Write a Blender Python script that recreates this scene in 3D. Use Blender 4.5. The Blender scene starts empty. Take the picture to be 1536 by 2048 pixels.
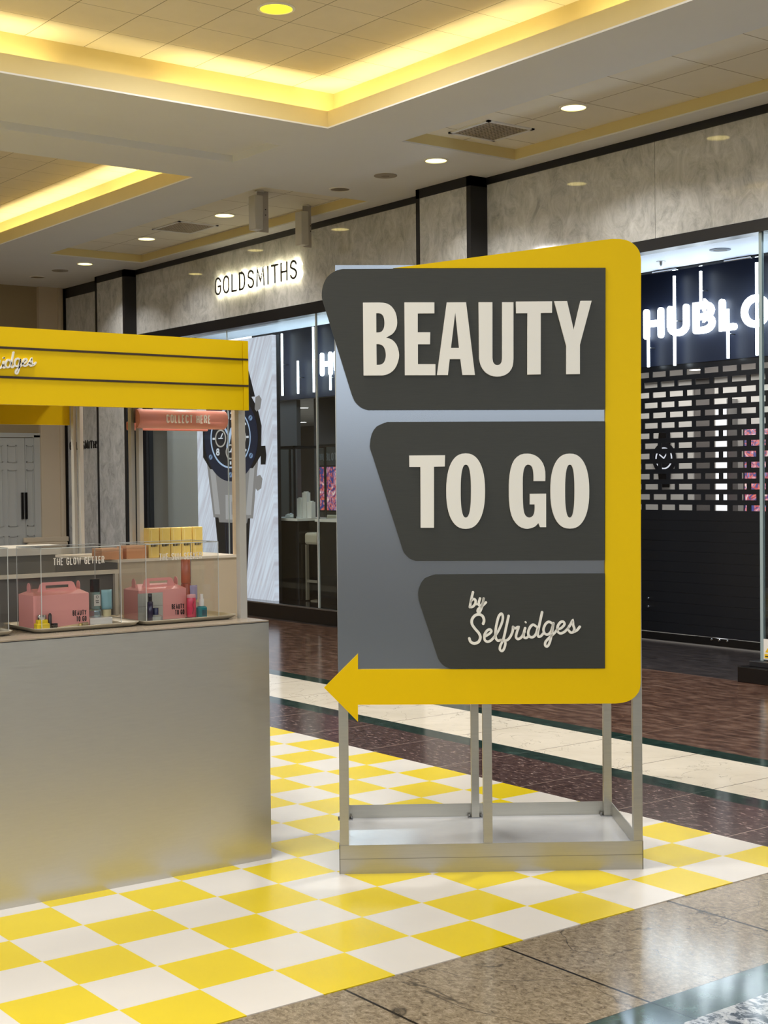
import bpy, bmesh, math, random
from mathutils import Vector, Matrix
from mathutils.geometry import tessellate_polygon
random.seed(7)
C = bpy.context.scene.collection
sc = bpy.context.scene
R = math.radians

# ------------------------------------------------------------------ camera, world, exposure
cam = bpy.data.cameras.new('camera'); camo = bpy.data.objects.new('camera', cam); C.objects.link(camo)
CAM_H = 1.5433
F_PX = 2865.9
yaw, pitch, roll = 0.6493476, 0.0223348, -0.0102019
cy, sy = math.cos(yaw), math.sin(yaw)
fw = Vector((sy*math.cos(pitch), cy*math.cos(pitch), -math.sin(pitch)))
rt = Vector((cy, -sy, 0)); up = rt.cross(fw)
c_, s_ = math.cos(roll), math.sin(roll)
rt2 = rt*c_ + up*s_; up2 = up*c_ - rt*s_
m = Matrix((rt2, up2, -fw)).transposed().to_4x4(); m.translation = (0, 0, CAM_H)
camo.matrix_world = m
cam.sensor_fit = 'HORIZONTAL'; cam.sensor_width = 36; cam.lens = F_PX*36/1536
cam.clip_start = .05; cam.clip_end = 200
sc.camera = camo
vs = sc.view_settings
vs.view_transform = 'Standard'; vs.look = 'None'; vs.gamma = 1; vs.use_curve_mapping = False
vs.exposure = 0.18
sc.cycles.max_bounces = 10; sc.cycles.transparent_max_bounces = 24
sc.cycles.diffuse_bounces = 5; sc.cycles.glossy_bounces = 5
sc.cycles.sample_clamp_indirect = 6; sc.cycles.caustics_reflective = False; sc.cycles.caustics_refractive = False
sc.cycles.use_denoising = True

def lin(r, g, b):
    f = lambda v: v/12.92 if v <= .04045 else ((v+.055)/1.055)**2.4
    return (f(r/255), f(g/255), f(b/255), 1)

# the rest of the mall beyond what is built: dim warm grey below, a bright cool band added above for the sign's reflections
w = bpy.data.worlds.new('world'); sc.world = w; w.use_nodes = True
nt = w.node_tree; bg = nt.nodes['Background']
tc = nt.nodes.new('ShaderNodeTexCoord'); sp = nt.nodes.new('ShaderNodeSeparateXYZ'); rp = nt.nodes.new('ShaderNodeValToRGB')
nt.links.new(tc.outputs['Generated'], sp.inputs[0]); nt.links.new(sp.outputs[2], rp.inputs[0]); nt.links.new(rp.outputs[0], bg.inputs[0])
cr = rp.color_ramp
cr.elements[0].position = 0.0; cr.elements[0].color = (.40, .37, .33, 1)
cr.elements[1].position = 1.0; cr.elements[1].color = (.55, .52, .47, 1)
for p, c in ((.03, (.34, .34, .35, 1)), (.075, (1.2, 1.3, 1.42, 1)), (.13, (2.5, 2.75, 3.0, 1)), (.20, (1.9, 2.0, 2.15, 1)), (.36, (1.0, 1.0, 1.0, 1))):
    e = cr.elements.new(p); e.color = c
bg.inputs[1].default_value = 1.15

def area_light(name, loc, size, power, col=(1, 1, 1), rot=(0, 0, 0), size_y=None, disk=False, spread=None):
    l = bpy.data.lights.new(name, 'AREA'); l.energy = power; l.color = col; l.size = size
    if size_y: l.shape = 'RECTANGLE'; l.size_y = size_y
    if disk: l.shape = 'DISK'
    if spread: l.spread = R(spread)
    o = bpy.data.objects.new(name, l); C.objects.link(o); o.location = loc; o.rotation_euler = rot
    return o

WARM = (1.0, .965, .915)
# general mall downlighting: lamps in the big tray ceilings
for i, (x, y, p) in enumerate([(5.19, 7.95, 66), (5.19, 4.6, 66), (2.6, 7.95, 52), (2.6, 4.6, 70), (2.6, 1.2, 26), (5.19, 1.2, 30),
                               (0, 7.9, 60), (0, 4.6, 60), (0, 1.2, 36), (-2.6, 4.6, 50), (-2.6, 8, 50), (-2.6, 1.2, 36), (4.0, 14, 60), (0.5, 14, 60)]):
    area_light('mall_downlight', (x, y, 4.60), .45, p, WARM, disk=True)
# downlights along the storefronts
for x, y, z in ((7.9, 7.94, 4.37), (7.9, 9.61, 4.27), (7.95, 13.3, 4.37), (7.95, 15.08, 4.37), (7.95, 16.64, 4.27), (7.9, 6.1, 4.37), (7.9, 4.2, 4.37)):
    area_light('storefront_downlight', (x, y, z), .18, 13, (1, .95, .88), disk=True, spread=120)
# warm tubes in the coves of tray one (far edge, then wall side edge), then tray three
COVE = (1.0, .86, .44)
for x0, x1, p in ((.3, 3.5, 4.2), (3.55, 4.25, 2.4), (4.5, 5.0, .5), (5.15, 6.55, 4.2)):
    area_light('cove_tube', ((x0+x1)/2, 9.345, 4.345), x1-x0, p, COVE, rot=(R(180), 0, 0), size_y=.05)
for y0, y1, p in ((8.0, 9.3, 4), (6.9, 7.95, 2.4), (4.9, 6.6, 4.6), (2.5, 4.8, 5), (-1, 2.4, 5)):
    area_light('cove_tube', (6.605, (y0+y1)/2, 4.345), .05, p, COVE, rot=(R(180), 0, 0), size_y=y1-y0)
for y0, y1, p in ((11.5, 13.6, 7), (13.7, 16.6, 9)):
    area_light('cove_tube', (6.635, (y0+y1)/2, 4.345), .05, p, COVE, rot=(R(180), 0, 0), size_y=y1-y0)
area_light('cove_tube', (4.5, 11.295, 4.345), 3.6, 8, COVE, rot=(R(180), 0, 0), size_y=.05)
COOL = (.66, .82, 1.0)
# inside the watch boutique
area_light('vestibule_light', (9.2, 7.6, 3.33), .5, 26, COOL, size_y=3.2, rot=(0, 0, 0))
area_light('added_ceiling_fill', (9.35, 7.9, 2.75), .12, 12, COOL, rot=(R(180), 0, 0), size_y=3.0)  # this and the next are added to brighten the white ceiling, no fitting there
area_light('added_ceiling_fill', (9.45, 14.2, 2.9), .12, 10, COOL, rot=(R(180), 0, 0), size_y=3.4)
area_light('vestibule_light', (9.5, 14.4, 3.33), .5, 14, COOL, size_y=2.5)
area_light('shop_light', (11.3, 9.6, 2.58), 1.2, 36, (1, .97, .92), size_y=3.0)
area_light('added_panel_fill', (8.93, 16.1, 3.33), .12, 9, (.9, .95, 1.0), size_y=1.2)  # added lamp, brightens the grey panel beside the billboard
area_light('shop_light', (12.2, 16.5, 2.58), 2.4, 26, (1, .98, .95), size_y=3.0)

# ------------------------------------------------------------------ materials
MATS = {}
def nodes(m):
    m.use_nodes = True; nt = m.node_tree; return nt, nt.nodes['Principled BSDF']
def mat(name, col, rough=.5, metal=0., spec=.5, var=0., vs_=6., bump=0., bs=80., stretch=None, coat=0., emit=None, es=0., alpha=None, rvar=0.):
    m = bpy.data.materials.new(name); nt, b = nodes(m); MATS[name] = m
    b.inputs['Base Color'].default_value = col; b.inputs['Roughness'].default_value = rough
    b.inputs['Metallic'].default_value = metal; b.inputs['Specular IOR Level'].default_value = spec
    b.inputs['Coat Weight'].default_value = coat; b.inputs['Coat Roughness'].default_value = .08
    if emit: b.inputs['Emission Color'].default_value = emit; b.inputs['Emission Strength'].default_value = es
    g = nt.nodes.new('ShaderNodeTexCoord'); mp = nt.nodes.new('ShaderNodeMapping')
    nt.links.new(g.outputs['Object'], mp.inputs[0])
    if stretch: mp.inputs['Scale'].default_value = stretch
    if var or rvar:
        n = nt.nodes.new('ShaderNodeTexNoise'); n.inputs['Scale'].default_value = vs_; n.inputs['Detail'].default_value = 6; n.inputs['Roughness'].default_value = .65
        nt.links.new(mp.outputs[0], n.inputs['Vector'])
        if var:
            r = nt.nodes.new('ShaderNodeValToRGB'); nt.links.new(n.outputs[0], r.inputs[0])
            r.color_ramp.elements[0].position = .3; r.color_ramp.elements[1].position = .7
            r.color_ramp.elements[0].color = tuple(c*(1-var) for c in col[:3])+(1,)
            r.color_ramp.elements[1].color = tuple(min(1, c*(1+var)) for c in col[:3])+(1,)
            nt.links.new(r.outputs[0], b.inputs['Base Color'])
        if rvar:
            q = nt.nodes.new('ShaderNodeMapRange'); nt.links.new(n.outputs[0], q.inputs[0])
            q.inputs['From Min'].default_value = .3; q.inputs['From Max'].default_value = .7
            q.inputs['To Min'].default_value = rough-rvar; q.inputs['To Max'].default_value = rough+rvar
            nt.links.new(q.outputs[0], b.inputs['Roughness'])
    if bump:
        n2 = nt.nodes.new('ShaderNodeTexNoise'); n2.inputs['Scale'].default_value = bs; n2.inputs['Detail'].default_value = 4
        nt.links.new(mp.outputs[0], n2.inputs['Vector'])
        bp = nt.nodes.new('ShaderNodeBump'); bp.inputs['Strength'].default_value = bump; bp.inputs['Distance'].default_value = .002
        nt.links.new(n2.outputs[0], bp.inputs['Height']); nt.links.new(bp.outputs[0], b.inputs['Normal'])
    return m
def mth(nt, op, a, b=None, c=None):
    n = nt.nodes.new('ShaderNodeMath'); n.operation = op
    for i, v in enumerate((a, b, c)):
        if v is None: continue
        if isinstance(v, (int, float)): n.inputs[i].default_value = v
        else: nt.links.new(v, n.inputs[i])
    return n.outputs[0]
def glass(name, tint=(1, 1, 1, 1), rough=0., ior=1.45):
    m = bpy.data.materials.new(name); m.use_nodes = True; nt = m.node_tree; nt.nodes.clear(); MATS[name] = m
    o = nt.nodes.new('ShaderNodeOutputMaterial'); mx = nt.nodes.new('ShaderNodeMixShader'); t = nt.nodes.new('ShaderNodeBsdfTransparent')
    g = nt.nodes.new('ShaderNodeBsdfGlossy')
    # Schlick reflectance of a pane, the same from both of its sides
    ge = nt.nodes.new('ShaderNodeNewGeometry'); dt = nt.nodes.new('ShaderNodeVectorMath'); dt.operation = 'DOT_PRODUCT'
    nt.links.new(ge.outputs['Normal'], dt.inputs[0]); nt.links.new(ge.outputs['Incoming'], dt.inputs[1])
    a_ = mth(nt, 'SUBTRACT', 1., mth(nt, 'ABSOLUTE', dt.outputs['Value']))
    fr_ = mth(nt, 'MULTIPLY_ADD', mth(nt, 'POWER', a_, 5.), .96, .035)
    t.inputs[0].default_value = tint; g.inputs['Roughness'].default_value = rough
    nt.links.new(fr_, mx.inputs[0]); nt.links.new(t.outputs[0], mx.inputs[1]); nt.links.new(g.outputs[0], mx.inputs[2]); nt.links.new(mx.outputs[0], o.inputs[0])
    return m
def emis(name, col, s):
    m = bpy.data.materials.new(name); m.use_nodes = True; nt = m.node_tree; nt.nodes.clear(); MATS[name] = m
    o = nt.nodes.new('ShaderNodeOutputMaterial'); e = nt.nodes.new('ShaderNodeEmission'); e.inputs[0].default_value = col; e.inputs[1].default_value = s
    nt.links.new(e.outputs[0], o.inputs[0]); return m
def line_mask(nt, coord, period, offset, width):
    """1 on joint lines of a grid along one world coordinate"""
    a = mth(nt, 'SUBTRACT', coord, offset); a = mth(nt, 'DIVIDE', a, period); a = mth(nt, 'ADD', a, .5)
    a = mth(nt, 'FLOORED_MODULO', a, 1.); a = mth(nt, 'SUBTRACT', a, .5); a = mth(nt, 'ABSOLUTE', a)
    return mth(nt, 'LESS_THAN', a, width/period/2)
def stone(name, ramp, scale, rough, joints=(), jcol=(.1, .1, .1, 1), detail=8, dist=0., stretch=(1, 1, 1), veins=None, spec=.5, nrough=.65, coat=0., kind='noise', bump=0.):
    """polished stone: noise through a colour ramp, joints as (axis, period, offset, width)"""
    m = bpy.data.materials.new(name); nt, b = nodes(m); MATS[name] = m
    g = nt.nodes.new('ShaderNodeTexCoord'); mp = nt.nodes.new('ShaderNodeMapping'); mp.inputs['Scale'].default_value = stretch
    nt.links.new(g.outputs['Object'], mp.inputs[0])
    n = nt.nodes.new('ShaderNodeTexNoise'); n.inputs['Scale'].default_value = scale; n.inputs['Detail'].default_value = detail
    n.inputs['Roughness'].default_value = nrough; n.inputs['Distortion'].default_value = dist
    nt.links.new(mp.outputs[0], n.inputs['Vector'])
    r = nt.nodes.new('ShaderNodeValToRGB'); nt.links.new(n.outputs[0], r.inputs[0])
    els = r.color_ramp.elements
    els[0].position, els[0].color = ramp[0]; els[1].position, els[1].color = ramp[-1]
    for p, c in ramp[1:-1]: e = els.new(p); e.color = c
    out = r.outputs[0]
    if veins:
        vscale, vw, vcol = veins
        n2 = nt.nodes.new('ShaderNodeTexNoise'); n2.inputs['Scale'].default_value = vscale; n2.inputs['Detail'].default_value = 5; n2.inputs['Distortion'].default_value = 1.6
        nt.links.new(mp.outputs[0], n2.inputs['Vector'])
        a = mth(nt, 'SUBTRACT', n2.outputs[0], .5); a = mth(nt, 'ABSOLUTE', a)
        mr = nt.nodes.new('ShaderNodeMapRange'); nt.links.new(a, mr.inputs[0]); mr.inputs['From Max'].default_value = vw; mr.inputs['To Min'].default_value = .8; mr.inputs['To Max'].default_value = 0
        mx = nt.nodes.new('ShaderNodeMix'); mx.data_type = 'RGBA'; nt.links.new(mr.outputs[0], mx.inputs['Factor']); nt.links.new(out, mx.inputs['A']); mx.inputs['B'].default_value = vcol; out = mx.outputs['Result']
    if joints:
        s = nt.nodes.new('ShaderNodeSeparateXYZ'); nt.links.new(g.outputs['Object'], s.inputs[0])
        acc = None
        for ax, per, off, wd in joints:
            k = line_mask(nt, s.outputs['XYZ'.index(ax)], per, off, wd)
            acc = k if acc is None else mth(nt, 'MAXIMUM', acc, k)
        mx = nt.nodes.new('ShaderNodeMix'); mx.data_type = 'RGBA'; nt.links.new(acc, mx.inputs['Factor']); nt.links.new(out, mx.inputs['A']); mx.inputs['B'].default_value = jcol; out = mx.outputs['Result']
    nt.links.new(out, b.inputs['Base Color'])
    b.inputs['Roughness'].default_value = rough; b.inputs['Specular IOR Level'].default_value = spec
    b.inputs['Coat Weight'].default_value = coat; b.inputs['Coat Roughness'].default_value = .03
    if bump:
        bp = nt.nodes.new('ShaderNodeBump'); bp.inputs['Strength'].default_value = bump; bp.inputs['Distance'].default_value = .001
        nt.links.new(n.outputs[0], bp.inputs['Height']); nt.links.new(bp.outputs[0], b.inputs['Normal'])
    return m

beige_granite = stone('beige_granite', [(.33, lin(52, 45, 37)), (.43, lin(120, 107, 88)), (.53, lin(152, 138, 116)), (.66, lin(182, 170, 150))], 52, .13,
                      [('X', 30, 1.69, .010), ('X', 30, 2.50, .010), ('X', 30, 3.138, .010), ('X', 30, 3.948, .012), ('Y', 4.0, 2.862, .006)], lin(30, 25, 20), stretch=(1, .7, 1), nrough=.85, dist=.6, spec=1.0, veins=(1.3, .006, lin(46, 40, 34)))
teal_stone = stone('teal_stone', [(.35, lin(40, 58, 56)), (.6, lin(72, 96, 92)), (.75, lin(100, 122, 116))], 14, .10, [('X', .81, 3.14+.0, .006)], lin(20, 24, 24), spec=1.0)
speckle = stone('speckled_marble', [(.42, lin(18, 22, 30)), (.47, lin(40, 50, 60)), (.50, lin(160, 165, 170)), (.7, lin(205, 205, 205))], 30, .1, nrough=.75, dist=.8, stretch=(1, .6, 1), spec=1.0)
brown_granite = stone('brown_granite', [(.40, lin(34, 22, 22)), (.5, lin(76, 54, 52)), (.58, lin(104, 84, 80)), (.64, lin(190, 176, 168))], 34, .14,
                      [('Y', .65, 4.635, .006)], lin(150, 135, 125), stretch=(1.6, .5, 1), nrough=.8)
brown_walk = stone('brown_walk_granite', [(.38, lin(58, 38, 30)), (.5, lin(92, 66, 54)), (.62, lin(128, 102, 88))], 11, .16,
                   [('Y', 1.3, 5.93, .008), ('X', 1.62, 7.0, .008)], lin(140, 115, 100), stretch=(1.6, .5, 1), nrough=.75)
green_marble = stone('green_marble', [(.35, lin(18, 38, 34)), (.6, lin(36, 60, 54)), (.8, lin(90, 115, 110))], 12, .10, [('Y', 1.3, 4.635, .005)], lin(90, 105, 100), dist=1.2)
white_marble = stone('white_marble', [(.3, lin(222, 213, 196)), (.7, lin(238, 230, 214))], 3, .12, [('Y', .65, 4.635, .006)], lin(110, 100, 88), veins=(2.2, .005, lin(150, 145, 132)))
threshold_stone = stone('threshold_stone', [(.35, lin(34, 30, 30)), (.6, lin(66, 60, 60)), (.8, lin(92, 86, 84))], 9, .22, dist=1.0, stretch=(2, .6, 1))
fascia_stone = stone('fascia_stone', [(.34, lin(156, 157, 157)), (.46, lin(182, 183, 183)), (.54, lin(194, 195, 195)), (.68, lin(212, 213, 213))], 6, .045, nrough=.8, dist=.9, stretch=(1, 1.2, .75), spec=.7)
plaster = mat('soffit_plaster', lin(222, 224, 227), .6, var=.02, vs_=1.2)
cream = mat('cream_plaster', lin(216, 200, 146), .6, var=.02, vs_=3)
tile_main = stone('ceiling_tile', [(.3, lin(226, 216, 192)), (.7, lin(232, 222, 200))], 3, .7, [('X', .445, 4.9785, .007), ('Y', .445, 9.036, .005)], lin(150, 138, 110))
tile_small = stone('recess_tile', [(.3, lin(228, 224, 212)), (.7, lin(233, 229, 218))], 3, .7, [('X', .6, 7.9, .008), ('Y', .6, 9.0, .008)], lin(150, 138, 116))
black_trim = mat('black_trim', lin(20, 20, 24), .35)
black_side = mat('black_return', lin(16, 15, 17), .5)
yellow = mat('yellow_paint', lin(226, 188, 0), .42, var=.015, vs_=2, spec=.15)
yellow_edge = mat('dark_groove', lin(50, 30, 8), .6)
alu = mat('brushed_aluminium', lin(178, 175, 164), .36, metal=.9, var=.05, vs_=9, stretch=(.6, .6, 14), bump=.05, bs=60, rvar=.05)
alu_soft = mat('satin_aluminium_counter', lin(196, 193, 184), .33, metal=.9, var=.03, vs_=40, stretch=(.3, .3, 3), rvar=.04)
tray_metal = mat('bright_metal_tray', lin(232, 234, 238), .2, metal=.45, var=.03, vs_=4, rvar=.05)
panel_grey = mat('silver_composite_panel', lin(160, 166, 173), .19, metal=.92, var=.02, vs_=300)
dark_brushed = mat('dark_brushed_panel', lin(55, 55, 49), .42, metal=.3, var=.16, vs_=14, stretch=(1, 1, 60), rvar=.05)
cream_letter = mat('cream_letter', lin(229, 226, 217), .45)
steel = mat('steel', lin(150, 150, 150), .3, metal=.9)
counter_top = mat('taupe_countertop', lin(150, 138, 122), .22, var=.02, vs_=30)
counter_beige = mat('beige_panel', lin(196, 180, 156), .45, var=.02, vs_=5)
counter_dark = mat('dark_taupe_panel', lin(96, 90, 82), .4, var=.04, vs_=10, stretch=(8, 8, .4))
pink = mat('pink_card', lin(230, 158, 152), .5, var=.01, vs_=8)
pink_sign = mat('pink_painted_metal', lin(226, 148, 134), .4)
acrylic = glass('clear_acrylic', (.985, .985, .98, 1))
acrylic_edge = mat('acrylic_edge', lin(205, 208, 205), .15)
shop_glass = glass('shop_glass', (.93, .96, .95, 1))
white_letter = mat('white_vinyl_letter', lin(235, 228, 215), .6)
black_letter = mat('black_print', lin(22, 18, 18), .5)
light_disc = emis('downlight_lens', (1., .80, .28, 1), 4.5)
light_warm = emis('downlight_lens_yellow', (1., .80, .03, 1), 2.4)
neon = emis('white_neon', (.80, .92, 1.0, 1), 7.0)
halo_glow = emis('halo_glow', lin(255, 243, 200), 60.0)
white_ceiling = mat('shop_white_ceiling', lin(225, 232, 240), .5)
navy = mat('navy_fascia', lin(14, 24, 46), .5, spec=.4)
black_gloss = mat('black_gloss', lin(22, 20, 19), .12)
shutter_mat = mat('black_shutter', lin(16, 17, 22), .32)
grey_wall = mat('grey_shop_wall', lin(190, 188, 184), .5, var=.02, vs_=3)
dark_wall = mat('dark_shop_wall', lin(92, 88, 86), .5)
olive_wall = mat('olive_wall', lin(150, 134, 104), .7, var=.03, vs_=2)
door_paint = mat('grey_door_paint', lin(172, 174, 172), .45)
cream_wall = mat('cream_pilaster', lin(190, 176, 154), .6)
white_gloss = mat('white_gloss', lin(232, 230, 225), .3)
chrome = mat('chrome', lin(210, 210, 212), .12, metal=1.)

m = bpy.data.materials.new('checker_vinyl'); nt, b = nodes(m); MATS['checker'] = m
g = nt.nodes.new('ShaderNodeTexCoord'); s = nt.nodes.new('ShaderNodeSeparateXYZ'); nt.links.new(g.outputs['Object'], s.inputs[0])
fx = mth(nt, 'FLOOR', mth(nt, 'DIVIDE', mth(nt, 'SUBTRACT', s.outputs[0], 2.1529), .27))
fy = mth(nt, 'FLOOR', mth(nt, 'DIVIDE', mth(nt, 'SUBTRACT', s.outputs[1], 4.8647), .27))
par = mth(nt, 'FLOORED_MODULO', mth(nt, 'ADD', fx, fy), 2.)
mx = nt.nodes.new('ShaderNodeMix'); mx.data_type = 'RGBA'; nt.links.new(par, mx.inputs['Factor'])
mx.inputs['A'].default_value = lin(229, 205, 0); mx.inputs['B'].default_value = lin(223, 219, 213)
n = nt.nodes.new('ShaderNodeTexNoise'); n.inputs['Scale'].default_value = 4; n.inputs['Detail'].default_value = 6; nt.links.new(g.outputs['Object'], n.inputs['Vector'])
hs = nt.nodes.new('ShaderNodeHueSaturation'); nt.links.new(mx.outputs['Result'], hs.inputs['Color'])
mr = nt.nodes.new('ShaderNodeMapRange'); nt.links.new(n.outputs[0], mr.inputs[0]); mr.inputs['To Min'].default_value = .94; mr.inputs['To Max'].default_value = 1.04
nt.links.new(mr.outputs[0], hs.inputs['Value']); nt.links.new(hs.outputs[0], b.inputs['Base Color'])
b.inputs['Roughness'].default_value = .24; b.inputs['Specular IOR Level'].default_value = .45
checker = m

# ------------------------------------------------------------------ mesh helpers
class MB:
    def __init__(self): self.bm = bmesh.new(); self.mi = 0
    def face(self, vs, mi=None):
        try:
            f = self.bm.faces.new(vs); f.material_index = self.mi if mi is None else mi; return f
        except ValueError: return None
    def box(self, x0, x1, y0, y1, z0, z1, bev=0.):
        if x0 > x1: x0, x1 = x1, x0
        if y0 > y1: y0, y1 = y1, y0
        if z0 > z1: z0, z1 = z1, z0
        bb = bmesh.new()
        v = [bb.verts.new((x, y, z)) for x in (x0, x1) for y in (y0, y1) for z in (z0, z1)]
        for q in ((0, 1, 3, 2), (4, 6, 7, 5), (0, 4, 5, 1), (2, 3, 7, 6), (0, 2, 6, 4), (1, 5, 7, 3)): bb.faces.new([v[i] for i in q])
        if bev: bmesh.ops.bevel(bb, geom=bb.edges[:], offset=min(bev, .45*min(x1-x0, y1-y0, z1-z0)), segments=2, affect='EDGES', profile=.5)
        self.join(bb); return self
    def join(self, bb, M=None):
        mp = {}
        for vv in bb.verts: mp[vv] = self.bm.verts.new(M @ vv.co if M else vv.co)
        for f in bb.faces:
            nf = self.bm.faces.new([mp[x] for x in f.verts]); nf.material_index = self.mi; nf.smooth = f.smooth
        bb.free()
    def plate(self, loops, y0, y1, M=None):
        """2D loops (first outer, rest holes) in (x, z), extruded from y0 (front) to y1 (back)"""
        bb = bmesh.new()
        tri = tessellate_polygon([[Vector((p[0], p[1], 0)) for p in l] for l in loops])
        flat = [p for l in loops for p in l]
        fr = [bb.verts.new((p[0], y0, p[1])) for p in flat]; bk = [bb.verts.new((p[0], y1, p[1])) for p in flat]
        for t in tri:
            try: bb.faces.new([fr[i] for i in t]); bb.faces.new([bk[i] for i in reversed(t)])
            except ValueError: pass
        o = 0
        for l in loops:
            k = len(l)
            for i in range(k):
                a, b2 = o+i, o+(i+1) % k
                try: bb.faces.new([fr[a], fr[b2], bk[b2], bk[a]])
                except ValueError: pass
            o += k
        bmesh.ops.recalc_face_normals(bb, faces=bb.faces[:])
        self.join(bb, M); return self
    def stroke(self, pts, w, y0, y1, caps=True, M=None):
        h = w/2
        n = len(pts)
        L = []; Rr = []
        for i in range(n):
            p = Vector(pts[i])
            d1 = (Vector(pts[i])-Vector(pts[i-1])).normalized() if i else (Vector(pts[1])-Vector(pts[0])).normalized()
            d2 = (Vector(pts[i+1])-Vector(pts[i])).normalized() if i < n-1 else d1
            n1 = Vector((-d1.y, d1.x)); n2 = Vector((-d2.y, d2.x)); nn = n1+n2
            if nn.length < .2: nn = n1
            nn.normalize(); k = min(1/max(nn.dot(n1), .35), 1.9)
            L.append(p+nn*h*k); Rr.append(p-nn*h*k)
        for i in range(n-1):
            self.plate([[tuple(L[i]), tuple(L[i+1]), tuple(Rr[i+1]), tuple(Rr[i])]], y0, y1, M)
        if caps:
            for c in (pts[0], pts[-1]):
                self.plate([[(c[0]+h*math.cos(a*math.pi/6), c[1]+h*math.sin(a*math.pi/6)) for a in range(12)]], y0-.0002, y1, M)
        return self
    def cyl(self, p0, p1, r0, r1=None, seg=24, caps=True, smooth=True):
        r1 = r0 if r1 is None else r1
        p0 = Vector(p0); p1 = Vector(p1); q = (p1-p0).to_track_quat('Z', 'Y')
        A = [self.bm.verts.new(p0+q @ Vector((r0*math.cos(2*math.pi*i/seg), r0*math.sin(2*math.pi*i/seg), 0))) for i in range(seg)]
        B = [self.bm.verts.new(p1+q @ Vector((r1*math.cos(2*math.pi*i/seg), r1*math.sin(2*math.pi*i/seg), 0))) for i in range(seg)]
        for i in range(seg):
            f = self.face([A[i], A[(i+1) % seg], B[(i+1) % seg], B[i]]); f.smooth = smooth
        if caps: self.face(list(reversed(A))); self.face(B)
        return self
    def lathe(self, prof, c=(0, 0, 0), seg=28, sx=1., sy=1.):
        ring = lambda r, z: [self.bm.verts.new((c[0]+sx*r*math.cos(2*math.pi*i/seg), c[1]+sy*r*math.sin(2*math.pi*i/seg), c[2]+z)) for i in range(seg)]
        n = len(prof); prev = None; first = last = None
        ang = [math.atan2(prof[k+1][1]-prof[k][1], prof[k+1][0]-prof[k][0]) for k in range(n-1)]
        for k in range(n-1):
            if prev is None or abs((ang[k]-ang[k-1]+math.pi) % (2*math.pi)-math.pi) > .6: a = ring(*prof[k])
            else: a = prev
            b2 = ring(*prof[k+1])
            if first is None: first = a
            for i in range(seg):
                f = self.face([a[i], a[(i+1) % seg], b2[(i+1) % seg], b2[i]]); f.smooth = True
            prev = b2
        if prof[0][0] > 0: self.face(ring(*prof[0])[::-1])
        if prof[-1][0] > 0: self.face(ring(*prof[-1]))
        return self
    def poly(self, pts): self.face([self.bm.verts.new(p) for p in pts]); return self
    def build(self, name, mats, parent=None, off=(0, 0, 0)):
        me = bpy.data.meshes.new(name)
        bmesh.ops.recalc_face_normals(self.bm, faces=self.bm.faces[:]) if False else None
        self.bm.to_mesh(me); self.bm.free()
        if off != (0, 0, 0): me.transform(Matrix.Translation(Vector(off)))
        for mm in (mats if isinstance(mats, (list, tuple)) else [mats]): me.materials.append(mm)
        o = bpy.data.objects.new(name, me); C.objects.link(o)
        if parent is not None: o.parent = parent
        return o

def thing(name, label, cat, loc=(0, 0, 0), rotz=0., group=None):
    o = bpy.data.objects.new(name, None); C.objects.link(o); o.empty_display_size = .1
    o.location = loc; o.rotation_euler = (0, 0, rotz); o['label'] = label; o['category'] = cat
    if group: o['group'] = group
    return o
def tag(o, label, cat, group=None, kind=None):
    if label: o['label'] = label
    if cat: o['category'] = cat
    if group: o['group'] = group
    if kind: o['kind'] = kind
    return o
def neg(l): return (-l[0], -l[1], -l[2])
def wp(mb, name, mt, root):
    """mesh written in world coordinates, made a part of an unrotated root"""
    return mb.build(name, mt, root, neg(root.location))
def struct(name, mb, mt, parent=None):
    o = mb.build(name, mt, parent)
    if parent is None: o['kind'] = 'structure'
    return o
def bx(*a, **k): return MB().box(*a, **k)

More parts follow.
